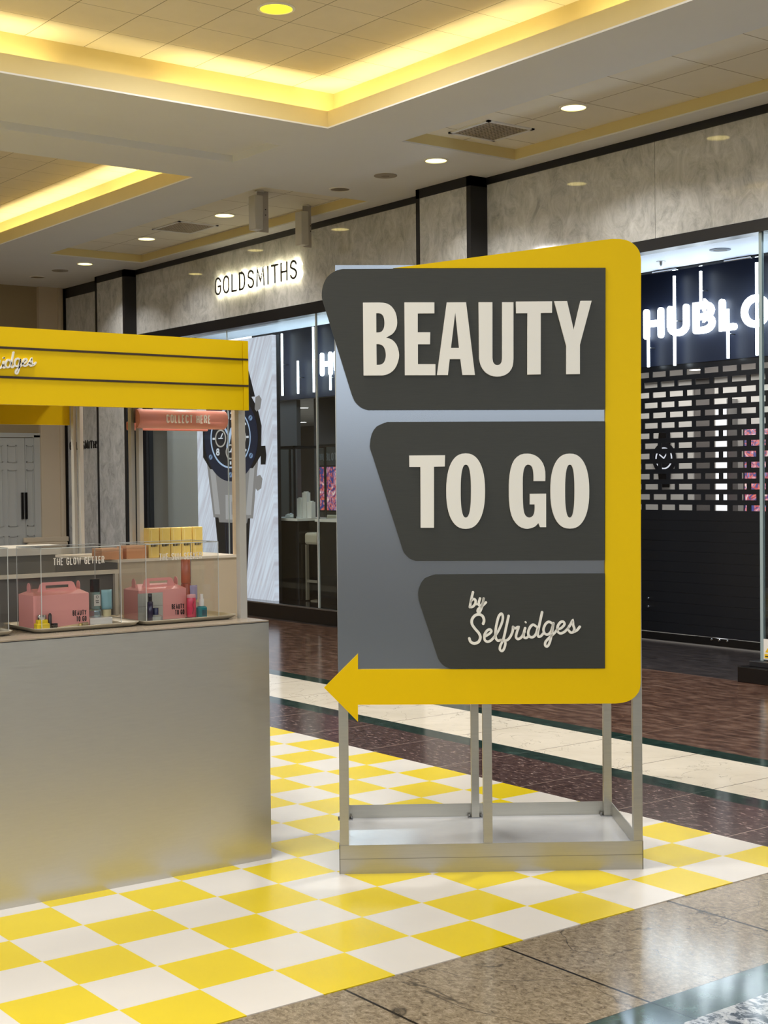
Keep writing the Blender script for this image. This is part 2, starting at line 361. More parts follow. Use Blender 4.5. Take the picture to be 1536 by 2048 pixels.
def arcpts(cx, cz, rx, rz, a0, a1, n=8):
    return [(cx+rx*math.cos(R(a0+(a1-a0)*i/n)), cz+rz*math.sin(R(a0+(a1-a0)*i/n))) for i in range(n+1)]
G = {
 'A': [[(0, 0), (.5, 1), (1, 0)], [(.2, .32), (.8, .32)]],
 'B': [[(0, 0), (0, 1), (.5, 1)]+arcpts(.5, .77, .45, .23, 90, -90)+[(0, .54)], [(.5, .54)]+arcpts(.5, .27, .5, .27, 90, -90)+[(0, 0)]],
 'C': [arcpts(.5, .7, .5, .3, 10, 180)+arcpts(.5, .3, .5, .3, 180, 350)],
 'D': [[(0, 0), (0, 1), (.4, 1)]+arcpts(.4, .5, .6, .5, 90, -90, 12)+[(0, 0)]],
 'E': [[(1, 1), (0, 1), (0, 0), (1, 0)], [(0, .52), (.85, .52)]],
 'G': [arcpts(.5, .7, .5, .3, 15, 180)+arcpts(.5, .3, .5, .3, 180, 350)+[(1, .48), (.55, .48)]],
 'H': [[(0, 0), (0, 1)], [(1, 0), (1, 1)], [(0, .5), (1, .5)]],
 'I': [[(.5, 0), (.5, 1)]],
 'K': [[(0, 0), (0, 1)], [(1, 1), (.05, .42)], [(.3, .6), (1, 0)]],
 'L': [[(0, 1), (0, 0), (1, 0)]],
 'M': [[(0, 0), (.08, 1), (.5, .25), (.92, 1), (1, 0)]],
 'N': [[(0, 0), (0, 1), (1, 0), (1, 1)]],
 'O': [arcpts(.5, .7, .5, .3, 0, 180)+arcpts(.5, .3, .5, .3, 180, 360)+[(1, .7)]],
 'R': [[(0, 0), (0, 1), (.5, 1)]+arcpts(.5, .76, .5, .24, 90, -90)+[(0, .52)], [(.55, .52), (1, 0)]],
 'S': [arcpts(.5, .74, .48, .26, 15, 200)+arcpts(.5, .26, .5, .26, 60, -165)],
 'T': [[(.5, 0), (.5, 1)], [(-.05, 1), (1.05, 1)]],
 'U': [[(0, 1)]+arcpts(.5, .3, .5, .3, 180, 360)+[(1, 1)]],
 'W': [[(0, 1), (.25, 0), (.5, .9), (.75, 0), (1, 1)]],
 'Y': [[(0, 1), (.5, .45), (1, 1)], [(.5, .45), (.5, 0)]],
 '1': [[(.2, .8), (.6, 1), (.6, 0)]], '2': [arcpts(.5, .72, .5, .28, 170, -20)+[(0, 0), (1, 0)]],
 '8': [arcpts(.5, .74, .4, .26, 0, 360, 12), arcpts(.5, .25, .5, .25, 0, 360, 12)],
}
NARROW = {'I': .25, 'L': .85, 'E': .85, 'M': 1.25, 'W': 1.45}
def text(mb, s, x, z, h, w, gap, sw, y0, y1, fit=None, caps=False):
    """stroke lettering in the XZ plane, left edge x, baseline z; fit = total width"""
    adv = []
    for ch in s: adv.append(w*(NARROW.get(ch, 1.) if ch != ' ' else .6))
    tot = sum(adv)+gap*(len(s)-1)
    k = (fit/tot) if fit else 1.
    for ch, a in zip(s, adv):
        if ch != ' ':
            aw = a*k-sw; hh = h-sw
            for pl in G[ch]:
                mb.stroke([(x+sw/2+p[0]*aw, z+sw/2+p[1]*hh) for p in pl], sw, y0, y1, caps)
        x += (a+gap)*k
    return mb
def textm(s, x, z, h, w, gap, sw, y0, y1, fit=None, caps=False): return text(MB(), s, x, z, h, w, gap, sw, y0, y1, fit, caps)
DATA = {'arrow':[(0.2328,2.3594),(1.0476,2.4632),(1.0846,2.4672),(1.1158,2.4666),(1.1241,2.4652),(1.1357,2.463),(1.147,2.4596),(1.1567,2.4548),(1.166,2.4489),(1.1742,2.442),(1.1811,2.4345),(1.187,2.426),(1.1916,2.4168),(1.1945,2.4051),(1.1962,2.3926),(1.1972,2.3838),(1.186,0.7392),(1.1852,0.7309),(1.1839,0.7192),(1.1809,0.7079),(1.1758,0.6981),(1.1691,0.6889),(1.1611,0.6807),(1.1518,0.6738),(1.1412,0.668),(1.1296,0.6634),(1.115,0.6603),(1.0993,0.6584),(1.0883,0.6571),(0.0794,0.6662),(0.0787,0.5997),(-0.0522,0.7344),(0.0815,0.8653),(0.0808,0.8038),(1.046,0.795),(1.0586,2.3557)],'p1':[(1.0578,2.3551),(0.037,2.3571),(0.0274,2.3552),(0.0148,2.3517),(0.0024,2.3458),(-0.0095,2.3382),(-0.0195,2.329),(-0.0278,2.3183),(-0.0343,2.3056),(-0.039,2.2922),(-0.0421,2.279),(-0.0437,2.2662),(-0.0439,2.2549),(-0.0427,2.2441),(-0.0398,2.2317),(-0.0369,2.222),(0.0661,1.8793),(0.0694,1.8699),(0.0739,1.8583),(0.078,1.8494),(0.0838,1.8408),(0.0939,1.8307),(0.1058,1.8217),(0.1193,1.8162),(0.1299,1.813),(1.0522,1.8067)],'p2':[(1.0509,1.7601),(0.2046,1.7652),(0.1856,1.7588),(0.164,1.7486),(0.1516,1.7346),(0.1435,1.7181),(0.1388,1.6994),(0.1367,1.6819),(0.1359,1.6713),(0.1373,1.6617),(0.142,1.6462),(0.1467,1.6333),(0.2563,1.2803),(0.2584,1.2723),(0.2618,1.2624),(0.2664,1.2549),(0.2722,1.2477),(0.2795,1.2399),(0.2883,1.233),(0.3002,1.2279),(0.3101,1.2246),(1.0472,1.2187)],'p3':[(1.0469,1.168),(0.385,1.1718),(0.3658,1.1665),(0.3443,1.1577),(0.3327,1.1445),(0.3254,1.1295),(0.3207,1.1152),(0.3186,1.1012),(0.3184,1.0881),(0.32,1.0752),(0.3236,1.0602),(0.327,1.0483),(0.3861,0.8648),(0.3886,0.8557),(0.3925,0.8443),(0.3975,0.8349),(0.4037,0.8263),(0.4105,0.8187),(0.4182,0.8123),(0.428,0.8072),(0.436,0.8039),(1.0453,0.7965)],'beauty':{'B':[[(0.1149,2.2259),(0.1784,2.2258),(0.1905,2.2249),(0.1984,2.2238),(0.2086,2.2212),(0.2179,2.2163),(0.2266,2.209),(0.2343,2.1989),(0.2405,2.1868),(0.2443,2.1729),(0.2462,2.1587),(0.2465,2.146),(0.2452,2.1346),(0.2422,2.1249),(0.2378,2.1166),(0.2325,2.1092),(0.2255,2.1026),(0.2138,2.096),(0.2037,2.0911),(0.2036,2.0903),(0.2134,2.0877),(0.2253,2.0825),(0.2351,2.0737),(0.2433,2.0623),(0.2487,2.0484),(0.2518,2.0341),(0.2528,2.022),(0.2516,2.0099),(0.2479,1.9956),(0.2425,1.9819),(0.236,1.9709),(0.2281,1.9619),(0.2184,1.9546),(0.2079,1.9492),(0.1965,1.9461),(0.1876,1.9445),(0.1143,1.9447)],[(0.1659,2.185),(0.1748,2.1849),(0.1799,2.1837),(0.186,2.1812),(0.1905,2.1769),(0.194,2.1711),(0.196,2.1635),(0.1971,2.155),(0.1974,2.1469),(0.1969,2.139),(0.1957,2.1316),(0.1935,2.1249),(0.1903,2.1189),(0.1862,2.1142),(0.1802,2.1117),(0.1752,2.1106),(0.1656,2.1103)],[(0.1655,2.0657),(0.1748,2.0656),(0.1809,2.0639),(0.188,2.0607),(0.193,2.0555),(0.1968,2.0486),(0.1995,2.0398),(0.201,2.0305),(0.2013,2.0223),(0.2005,2.0144),(0.1984,2.0059),(0.1955,1.9983),(0.1918,1.993),(0.1873,1.9892),(0.1811,1.9868),(0.176,1.9856),(0.1655,1.9853)]],'E':[[(0.2751,2.2255),(0.3912,2.2247),(0.3908,2.1825),(0.3263,2.1822),(0.3256,2.1098),(0.374,2.1095),(0.3727,2.0632),(0.3259,2.0636),(0.3252,1.9872),(0.393,1.9866),(0.3926,1.9436),(0.2743,1.9446)]],'A':[[(0.4392,2.2243),(0.5138,2.2242),(0.5457,1.9435),(0.4972,1.9439),(0.4897,2.0052),(0.4485,2.0055),(0.441,1.944),(0.3986,1.9443)],[(0.4715,2.1851),(0.4852,2.0483),(0.4537,2.0485)]],'U':[[(0.5624,2.2241),(0.616,2.2237),(0.6142,2.0079),(0.615,2.001),(0.6166,1.9929),(0.6199,1.9874),(0.6239,1.9834),(0.628,1.9813),(0.6324,1.9807),(0.6375,1.9812),(0.6423,1.9832),(0.6465,1.9871),(0.6497,1.9926),(0.6513,2.0007),(0.652,2.0075),(0.6538,2.2235),(0.6976,2.2231),(0.6958,2.005),(0.695,1.9926),(0.6926,1.9772),(0.6872,1.9646),(0.6795,1.9538),(0.6695,1.9458),(0.6579,1.9403),(0.6452,1.9371),(0.6321,1.9362),(0.6189,1.9374),(0.6063,1.9407),(0.595,1.9465),(0.5849,1.9546),(0.5762,1.9656),(0.5692,1.9783),(0.565,1.9937),(0.5626,2.0061)]],'T':[[(0.7075,2.2256),(0.8476,2.2254),(0.8469,2.1814),(0.803,2.1809),(0.8011,1.9434),(0.7495,1.9429),(0.7514,2.1804),(0.7076,2.1803)]],'Y':[[(0.8558,2.2258),(0.9057,2.2259),(0.9307,2.1153),(0.9582,2.2263),(1.0013,2.2265),(0.9544,2.0565),(0.9536,1.9433),(0.901,1.9429),(0.9018,2.0526)]]},'togo':{'T':[[(0.2878,1.6342),(0.4269,1.6337),(0.4256,1.5901),(0.3836,1.5897),(0.3814,1.3529),(0.3296,1.3535),(0.331,1.5894),(0.2882,1.5898)]],'O':[[(0.581,1.4931),(0.5803,1.4673),(0.5784,1.4468),(0.5756,1.4286),(0.5716,1.4121),(0.5667,1.3973),(0.5608,1.3843),(0.554,1.3732),(0.5463,1.3639),(0.5378,1.3567),(0.5283,1.3515),(0.5177,1.3484),(0.5044,1.3475),(0.4911,1.3487),(0.4806,1.352),(0.4712,1.3574),(0.4628,1.3649),(0.4553,1.3743),(0.4487,1.3855),(0.443,1.3987),(0.4384,1.4135),(0.4347,1.4301),(0.4322,1.4484),(0.4307,1.4688),(0.4304,1.4947),(0.4312,1.5206),(0.433,1.541),(0.4359,1.5592),(0.4398,1.5757),(0.4448,1.5904),(0.4507,1.6034),(0.4575,1.6145),(0.4651,1.6237),(0.4737,1.631),(0.4832,1.6361),(0.4937,1.6392),(0.507,1.6402),(0.5203,1.639),(0.5308,1.6357),(0.5402,1.6303),(0.5486,1.6229),(0.5561,1.6135),(0.5627,1.6023),(0.5684,1.5892),(0.5731,1.5743),(0.5767,1.5578),(0.5792,1.5395),(0.5807,1.519)],[(0.5268,1.4937),(0.5264,1.4736),(0.5259,1.4589),(0.5251,1.4461),(0.524,1.4347),(0.5227,1.4247),(0.5212,1.4159),(0.5194,1.4084),(0.5173,1.4023),(0.515,1.3974),(0.5125,1.3939),(0.5096,1.3919),(0.5056,1.3912),(0.5016,1.392),(0.4988,1.3941),(0.4963,1.3976),(0.4941,1.4025),(0.4921,1.4087),(0.4905,1.4163),(0.4891,1.4251),(0.4879,1.4351),(0.4871,1.4465),(0.4865,1.4593),(0.4862,1.474),(0.4863,1.4941),(0.4866,1.5143),(0.4871,1.5289),(0.4879,1.5417),(0.489,1.553),(0.4903,1.5631),(0.4919,1.5719),(0.4937,1.5793),(0.4957,1.5855),(0.498,1.5903),(0.5005,1.5938),(0.5035,1.5959),(0.5074,1.5965),(0.5114,1.5958),(0.5143,1.5937),(0.5168,1.5901),(0.519,1.5853),(0.5209,1.5791),(0.5225,1.5715),(0.5239,1.5627),(0.5251,1.5527),(0.5259,1.5413),(0.5265,1.5285),(0.5268,1.5138)]],'G':[[(0.8157,1.5296),(0.8164,1.5457),(0.816,1.566),(0.8128,1.583),(0.8073,1.5984),(0.7992,1.6111),(0.7896,1.6212),(0.7798,1.6281),(0.7694,1.6327),(0.7589,1.6358),(0.7476,1.637),(0.7343,1.6366),(0.7208,1.6332),(0.7078,1.6251),(0.6963,1.6132),(0.6882,1.5979),(0.6823,1.5794),(0.678,1.5576),(0.6754,1.535),(0.6744,1.5146),(0.6743,1.4946),(0.6741,1.4744),(0.6747,1.4541),(0.6763,1.4334),(0.6793,1.4136),(0.6838,1.3964),(0.6904,1.3811),(0.6996,1.3675),(0.7104,1.3566),(0.7226,1.3496),(0.7347,1.3458),(0.7451,1.3449),(0.755,1.3464),(0.7657,1.3496),(0.7754,1.3543),(0.7828,1.3612),(0.7876,1.3671),(0.794,1.3508),(0.8176,1.3506),(0.8186,1.481),(0.7553,1.4808),(0.7549,1.4395),(0.7736,1.4393),(0.7738,1.4293),(0.7734,1.4167),(0.7717,1.4056),(0.7684,1.3965),(0.7624,1.391),(0.7553,1.3885),(0.7482,1.3891),(0.7416,1.3927),(0.7361,1.3988),(0.732,1.409),(0.7295,1.4252),(0.7282,1.4455),(0.7277,1.469),(0.7278,1.494),(0.7277,1.5193),(0.7282,1.5426),(0.7298,1.5608),(0.7325,1.5749),(0.7362,1.5848),(0.7407,1.591),(0.7459,1.5939),(0.7513,1.5941),(0.7568,1.5927),(0.7618,1.5892),(0.7655,1.583),(0.7682,1.5745),(0.7697,1.5627),(0.7704,1.5502),(0.7705,1.5386),(0.7703,1.53)]],'O2':[[(0.9868,1.4889),(0.9861,1.4632),(0.9843,1.4428),(0.9814,1.4246),(0.9775,1.4082),(0.9726,1.3935),(0.9667,1.3805),(0.9599,1.3694),(0.9522,1.3602),(0.9436,1.353),(0.9341,1.3479),(0.9235,1.3448),(0.9102,1.3439),(0.8968,1.3451),(0.8863,1.3484),(0.8768,1.3538),(0.8684,1.3611),(0.8608,1.3705),(0.8542,1.3818),(0.8485,1.3948),(0.8438,1.4096),(0.8401,1.4261),(0.8375,1.4443),(0.836,1.4647),(0.8357,1.4905),(0.8364,1.5162),(0.8382,1.5366),(0.8411,1.5548),(0.845,1.5712),(0.8499,1.5858),(0.8558,1.5987),(0.8626,1.6098),(0.8703,1.619),(0.8789,1.6262),(0.8884,1.6314),(0.8989,1.6344),(0.9123,1.6354),(0.9256,1.6342),(0.9362,1.6309),(0.9456,1.6256),(0.954,1.6182),(0.9616,1.6089),(0.9683,1.5976),(0.974,1.5846),(0.9787,1.5698),(0.9823,1.5533),(0.9849,1.5351),(0.9864,1.5147)],[(0.9299,1.4895),(0.9296,1.4693),(0.9291,1.4546),(0.9284,1.4418),(0.9274,1.4305),(0.9262,1.4204),(0.9248,1.4116),(0.9232,1.4041),(0.9213,1.3979),(0.9192,1.3931),(0.9168,1.3896),(0.9141,1.3875),(0.9105,1.3868),(0.9068,1.3876),(0.9041,1.3897),(0.9018,1.3932),(0.8998,1.3981),(0.898,1.4044),(0.8965,1.4119),(0.8952,1.4207),(0.8941,1.4308),(0.8933,1.4422),(0.8928,1.455),(0.8925,1.4697),(0.8925,1.4899),(0.8928,1.5101),(0.8933,1.5248),(0.894,1.5376),(0.895,1.5489),(0.8962,1.559),(0.8976,1.5678),(0.8993,1.5753),(0.9012,1.5814),(0.9033,1.5863),(0.9056,1.5898),(0.9083,1.5918),(0.912,1.5925),(0.9156,1.5918),(0.9183,1.5896),(0.9206,1.5861),(0.9226,1.5812),(0.9244,1.575),(0.9259,1.5675),(0.9272,1.5587),(0.9283,1.5486),(0.9291,1.5372),(0.9296,1.5244),(0.9299,1.5097)]]},'script':{'b':[(0.5311,1.1006),(0.5301,1.0969),(0.5288,1.0918),(0.5272,1.0856),(0.5256,1.0786),(0.5236,1.0697),(0.5214,1.0592),(0.5194,1.0493),(0.518,1.0425)],'b2':[(0.52,1.0539),(0.5206,1.0563),(0.5215,1.0597),(0.5225,1.0634),(0.5239,1.0664),(0.5257,1.0689),(0.5279,1.0712),(0.5302,1.073),(0.5324,1.0739),(0.5345,1.0739),(0.5367,1.0732),(0.5386,1.0718),(0.5399,1.07),(0.5407,1.0677),(0.541,1.0648),(0.5408,1.0616),(0.5402,1.0586),(0.539,1.0556),(0.5373,1.0525),(0.5353,1.0496),(0.5333,1.0473),(0.5313,1.0456),(0.5293,1.0443),(0.5272,1.0434),(0.5252,1.0428),(0.5232,1.0427),(0.5211,1.043),(0.5193,1.0434),(0.518,1.0437)],'y0':[(0.5391,1.0556),(0.5455,1.0536)],'y':[(0.5583,1.0759),(0.5573,1.0727),(0.5559,1.0681),(0.5544,1.0633),(0.5535,1.0592),(0.5532,1.0561),(0.5532,1.0535),(0.5535,1.0513),(0.5542,1.0497),(0.5555,1.0485),(0.5572,1.0478),(0.5591,1.0478),(0.5611,1.0485),(0.563,1.0501),(0.5651,1.0526),(0.5671,1.0557),(0.5688,1.059),(0.5701,1.0632),(0.5712,1.068),(0.5721,1.0726),(0.5727,1.0757)],'y2':[(0.5727,1.0757),(0.5716,1.0704),(0.5699,1.0627),(0.5681,1.0545),(0.5664,1.0476),(0.5649,1.0424),(0.5635,1.038),(0.562,1.0341),(0.5605,1.0306),(0.5589,1.0274),(0.5572,1.0245),(0.5555,1.0224),(0.554,1.0212),(0.5524,1.0212),(0.5507,1.0223),(0.5494,1.0239),(0.5487,1.0258),(0.5487,1.0279),(0.5491,1.0305),(0.5502,1.0331),(0.5518,1.0357),(0.5544,1.038),(0.5577,1.0402),(0.5613,1.0424),(0.5644,1.0446),(0.5671,1.0468),(0.5696,1.0491),(0.5719,1.0512),(0.574,1.0533),(0.5761,1.0553),(0.5781,1.0574),(0.5798,1.0592),(0.5809,1.0604)],'S':[(0.5696,0.9772),(0.5704,0.9795),(0.5717,0.9828),(0.5728,0.9867),(0.5731,0.9905),(0.5726,0.9945),(0.5716,0.9989),(0.57,1.0031),(0.5679,1.0065),(0.5651,1.0093),(0.5616,1.0115),(0.5578,1.0131),(0.5539,1.0139),(0.5499,1.0138),(0.5455,1.013),(0.5413,1.0114),(0.5375,1.0092),(0.5341,1.0062),(0.5309,1.0025),(0.5282,0.9983),(0.5263,0.9941),(0.5253,0.9899),(0.5249,0.9855),(0.5252,0.9811),(0.5262,0.9766),(0.5281,0.9721),(0.5309,0.9676),(0.5341,0.9631),(0.5374,0.9586),(0.5412,0.954),(0.5453,0.9494),(0.5493,0.9449),(0.5525,0.9405),(0.5549,0.9363),(0.5567,0.9322),(0.5578,0.9282),(0.5581,0.9241),(0.5574,0.9196),(0.5559,0.9149),(0.5538,0.9105),(0.5511,0.907),(0.5476,0.9044),(0.5433,0.9024),(0.5388,0.9012),(0.5346,0.9007),(0.5307,0.9014),(0.5267,0.9029),(0.5231,0.905),(0.5202,0.9074),(0.5183,0.9105),(0.5169,0.9143),(0.5161,0.9179),(0.5154,0.9204)],'e':[(0.5752,0.9273),(0.5784,0.929),(0.5831,0.9315),(0.588,0.9343),(0.5921,0.937),(0.5952,0.9394),(0.598,0.942),(0.6001,0.9444),(0.6013,0.9467),(0.6013,0.9491),(0.6003,0.9514),(0.5987,0.9533),(0.5968,0.9544),(0.5944,0.9546),(0.5914,0.9541),(0.5883,0.9529),(0.5853,0.9507),(0.5823,0.9474),(0.5792,0.943),(0.5764,0.9382),(0.5745,0.9334),(0.5736,0.9284),(0.5735,0.9232),(0.574,0.9183),(0.5751,0.9143),(0.5771,0.9114),(0.5798,0.9091),(0.5829,0.9076),(0.5861,0.9069),(0.5893,0.9072),(0.5926,0.9082),(0.5961,0.91),(0.5995,0.9121),(0.6031,0.9151),(0.607,0.919),(0.6105,0.9227),(0.6129,0.9253)],'l':[(0.6129,0.9253),(0.6161,0.9301),(0.6207,0.9369),(0.6258,0.9447),(0.6303,0.9525),(0.6342,0.9603),(0.638,0.9685),(0.6413,0.9766),(0.6439,0.9839),(0.6454,0.9903),(0.6463,0.9961),(0.6465,1.0012),(0.6463,1.0056),(0.6456,1.0094),(0.6443,1.0126),(0.6426,1.0148),(0.6407,1.0155),(0.6385,1.0147),(0.6358,1.0125),(0.6332,1.0092),(0.6307,1.005),(0.6285,0.9996),(0.6265,0.993),(0.6246,0.9857),(0.6229,0.9784),(0.6212,0.971),(0.6197,0.9633),(0.6185,0.9555),(0.6177,0.9481),(0.6173,0.9408),(0.6173,0.9335),(0.6177,0.9268),(0.6186,0.9214),(0.6199,0.9173),(0.6217,0.9142),(0.6238,0.912),(0.6261,0.9106),(0.629,0.9103),(0.6323,0.911),(0.6354,0.9121),(0.6375,0.9128)],'f':[(0.6692,1.0064),(0.6678,1.0003),(0.6658,0.9917),(0.6635,0.9814),(0.6609,0.9704),(0.658,0.9576),(0.6547,0.9429),(0.6514,0.9287),(0.6482,0.9172),(0.6452,0.9092),(0.6423,0.9036),(0.6396,0.899),(0.6374,0.8945),(0.6357,0.8896),(0.6345,0.885),(0.6338,0.8808),(0.6338,0.8774),(0.6348,0.8745),(0.6367,0.8722),(0.6389,0.8706),(0.641,0.87),(0.6431,0.8704),(0.6453,0.8717),(0.6474,0.874),(0.6494,0.8772),(0.6514,0.882),(0.6534,0.8883),(0.655,0.8947),(0.6557,0.9),(0.6553,0.9039),(0.6539,0.9071),(0.6523,0.9096),(0.6512,0.9114)],'f2':[(0.6375,0.9128),(0.6415,0.9122),(0.6472,0.9113),(0.6533,0.9106),(0.6585,0.911),(0.6624,0.9123),(0.6658,0.9143),(0.6688,0.9171),(0.6719,0.9207),(0.6751,0.9255),(0.6784,0.9314),(0.6813,0.9376),(0.6835,0.9434),(0.6848,0.9492),(0.6855,0.9551),(0.6857,0.9603),(0.686,0.9639)],'r':[(0.686,0.9639),(0.6874,0.9626),(0.6893,0.9606),(0.6917,0.9587),(0.6943,0.9577),(0.6977,0.9587),(0.7017,0.9608),(0.7053,0.9624),(0.7073,0.9622),(0.707,0.9591),(0.7052,0.9541),(0.7029,0.9485),(0.701,0.9432),(0.6996,0.9382),(0.6982,0.933),(0.6972,0.9282),(0.6971,0.9242),(0.6981,0.9209),(0.6999,0.9183),(0.7023,0.9164),(0.705,0.9157),(0.7082,0.9163),(0.712,0.918),(0.716,0.9206),(0.7196,0.9239),(0.7229,0.9287),(0.7263,0.9348),(0.7291,0.9407),(0.7312,0.9447)],'i':[(0.7335,0.958),(0.7324,0.9545),(0.7308,0.9495),(0.7292,0.944),(0.7281,0.939),(0.7274,0.9347),(0.7271,0.9305),(0.7272,0.9267),(0.7279,0.9238),(0.7294,0.9217),(0.7315,0.9204),(0.734,0.9197),(0.7367,0.9199),(0.7398,0.9213),(0.7433,0.9237),(0.7466,0.9263),(0.7489,0.9281)],'dot':[(0.7349,0.9816),(0.736,0.9801)],'d':[(0.7759,0.9643),(0.7739,0.9659),(0.771,0.9683),(0.7677,0.9703),(0.7645,0.971),(0.7614,0.9698),(0.7581,0.9676),(0.755,0.9645),(0.7522,0.9608),(0.7498,0.9564),(0.7475,0.9511),(0.7458,0.9457),(0.7448,0.9407),(0.7448,0.9363),(0.7456,0.932),(0.7469,0.9283),(0.7489,0.9254),(0.7517,0.9235),(0.7552,0.9223),(0.759,0.9219),(0.7626,0.9226),(0.7661,0.9244),(0.7696,0.9272),(0.7728,0.9309),(0.7757,0.9354),(0.778,0.9415),(0.78,0.9491),(0.7816,0.9563),(0.7827,0.9612)],'d2':[(0.8,1.0193),(0.7978,1.0097),(0.7946,0.9959),(0.7913,0.9812),(0.7885,0.9688),(0.7865,0.9593),(0.7847,0.9512),(0.7834,0.9443),(0.7826,0.9383),(0.7823,0.9335),(0.7825,0.9297),(0.7832,0.9269),(0.7844,0.925),(0.7862,0.924),(0.7886,0.924),(0.7913,0.9248),(0.7939,0.926),(0.7965,0.9281),(0.7993,0.9312),(0.8018,0.9341),(0.8035,0.9362)],'g':[(0.8393,0.975),(0.8368,0.9765),(0.8333,0.9789),(0.8293,0.9809),(0.8256,0.9816),(0.8222,0.9806),(0.8187,0.9785),(0.8154,0.9757),(0.8126,0.9723),(0.81,0.9681),(0.8076,0.9632),(0.8058,0.9581),(0.8048,0.9533),(0.8047,0.9488),(0.8054,0.9444),(0.8067,0.9405),(0.8085,0.9373),(0.8109,0.9347),(0.814,0.9328),(0.8173,0.9317),(0.8206,0.9318),(0.824,0.933),(0.8276,0.9353),(0.831,0.9388),(0.8341,0.9434),(0.8369,0.9504),(0.8394,0.9593),(0.8416,0.9679),(0.8431,0.9738)],'g2':[(0.8439,0.9757),(0.8424,0.9671),(0.8404,0.9548),(0.8381,0.9415),(0.8359,0.93),(0.8339,0.921),(0.832,0.9128),(0.83,0.9057),(0.828,0.8997),(0.8259,0.8947),(0.8238,0.8907),(0.8217,0.8879),(0.8195,0.886),(0.8172,0.8854),(0.8147,0.8859),(0.8126,0.8872),(0.8112,0.8892),(0.8105,0.8919),(0.8104,0.8954),(0.8111,0.8995),(0.8128,0.9037),(0.816,0.9082),(0.8205,0.913),(0.8254,0.918),(0.8301,0.9225),(0.8346,0.9266),(0.8392,0.9303),(0.8435,0.934),(0.8474,0.9375),(0.8508,0.9413),(0.8539,0.9453),(0.8564,0.9487),(0.8582,0.9511)],'e2':[(0.8582,0.9511),(0.8612,0.952),(0.8654,0.9532),(0.8701,0.9549),(0.8742,0.957),(0.878,0.9599),(0.8817,0.9635),(0.8847,0.9672),(0.8866,0.9706),(0.8868,0.9738),(0.8858,0.977),(0.8841,0.9796),(0.8821,0.9813),(0.8796,0.9818),(0.8767,0.9815),(0.8735,0.9803),(0.8706,0.9784),(0.8678,0.9756),(0.8649,0.9718),(0.8624,0.9676),(0.8606,0.9633),(0.8594,0.9587),(0.8588,0.9538),(0.8589,0.949),(0.8597,0.945),(0.8614,0.9417),(0.8639,0.9388),(0.867,0.9368),(0.8703,0.9357),(0.8739,0.9359),(0.878,0.9371),(0.8822,0.9391),(0.8863,0.9416),(0.8906,0.9451),(0.895,0.9495),(0.899,0.9537),(0.9017,0.9567)],'s':[(0.9017,0.9567),(0.9038,0.9597),(0.9067,0.9641),(0.9099,0.9688),(0.9125,0.9729),(0.9146,0.9769),(0.9164,0.9809),(0.9179,0.9839),(0.9191,0.9847),(0.9198,0.9822),(0.9201,0.9774),(0.9204,0.9719),(0.9209,0.9671),(0.922,0.9635),(0.9235,0.9601),(0.9248,0.9569),(0.9254,0.9537),(0.925,0.9501),(0.924,0.9463),(0.9225,0.9429),(0.9207,0.9404),(0.9183,0.939),(0.9154,0.9384),(0.9125,0.9385),(0.91,0.939),(0.908,0.9405),(0.9063,0.9428),(0.9049,0.9451),(0.9039,0.9467)],'s2':[(0.9207,0.9404),(0.9234,0.9415),(0.9272,0.9429),(0.9315,0.9448),(0.9352,0.9471),(0.9386,0.9503),(0.9419,0.9543),(0.9448,0.9581),(0.9468,0.9607)]},'panel':[(0.0088,2.3745),(1.1604,2.3675),(1.1657,0.7201),(0.0031,0.7299)]}
# ================================================================== the setting
# floor zones, all parallel to the storefront
struct('floor', bx(-9, 4.836, -6, 3.6, -.05, 0).box(4.836, 5.0, 2.7, 3.6, -.05, 0), beige_granite)
def floor_zone(x0, x1, y0, y1, mt): return struct('floor', bx(x0, x1, y0, y1, -.05, 0), mt)
bpy.data.objects['floor'].data.clear_geometry()
def fill(o, mb): mb.bm.to_mesh(o.data); mb.bm.free()
fill(bpy.data.objects['floor'], bx(-9, 4.836, 2.862, 19, -.05, 0))
floor_zone(-9, 4.836, 2.698, 2.862, teal_stone)
floor_zone(-9, 4.836, -6, 2.698, speckle)
floor_zone(4.836, 5.39, -6, 19, brown_granite)
floor_zone(5.39, 5.545, -6, 19, green_marble)
floor_zone(5.545, 6.185, -6, 19, white_marble)
floor_zone(6.185, 6.34, -6, 19, green_marble)
floor_zone(6.34, 8.64, -6, 19, brown_walk)
floor_zone(8.64, 10.25, -6, 19, threshold_stone)
floor_zone(10.25, 16, 4, 24, white_gloss)
vm = bx(-3.5, 4.84, 3.515, 12.5, .0, .003).build('vinyl_floor_mat', checker)
tag(vm, 'yellow and white checkered vinyl flooring under the kiosk and the freestanding sign', 'floor mat')

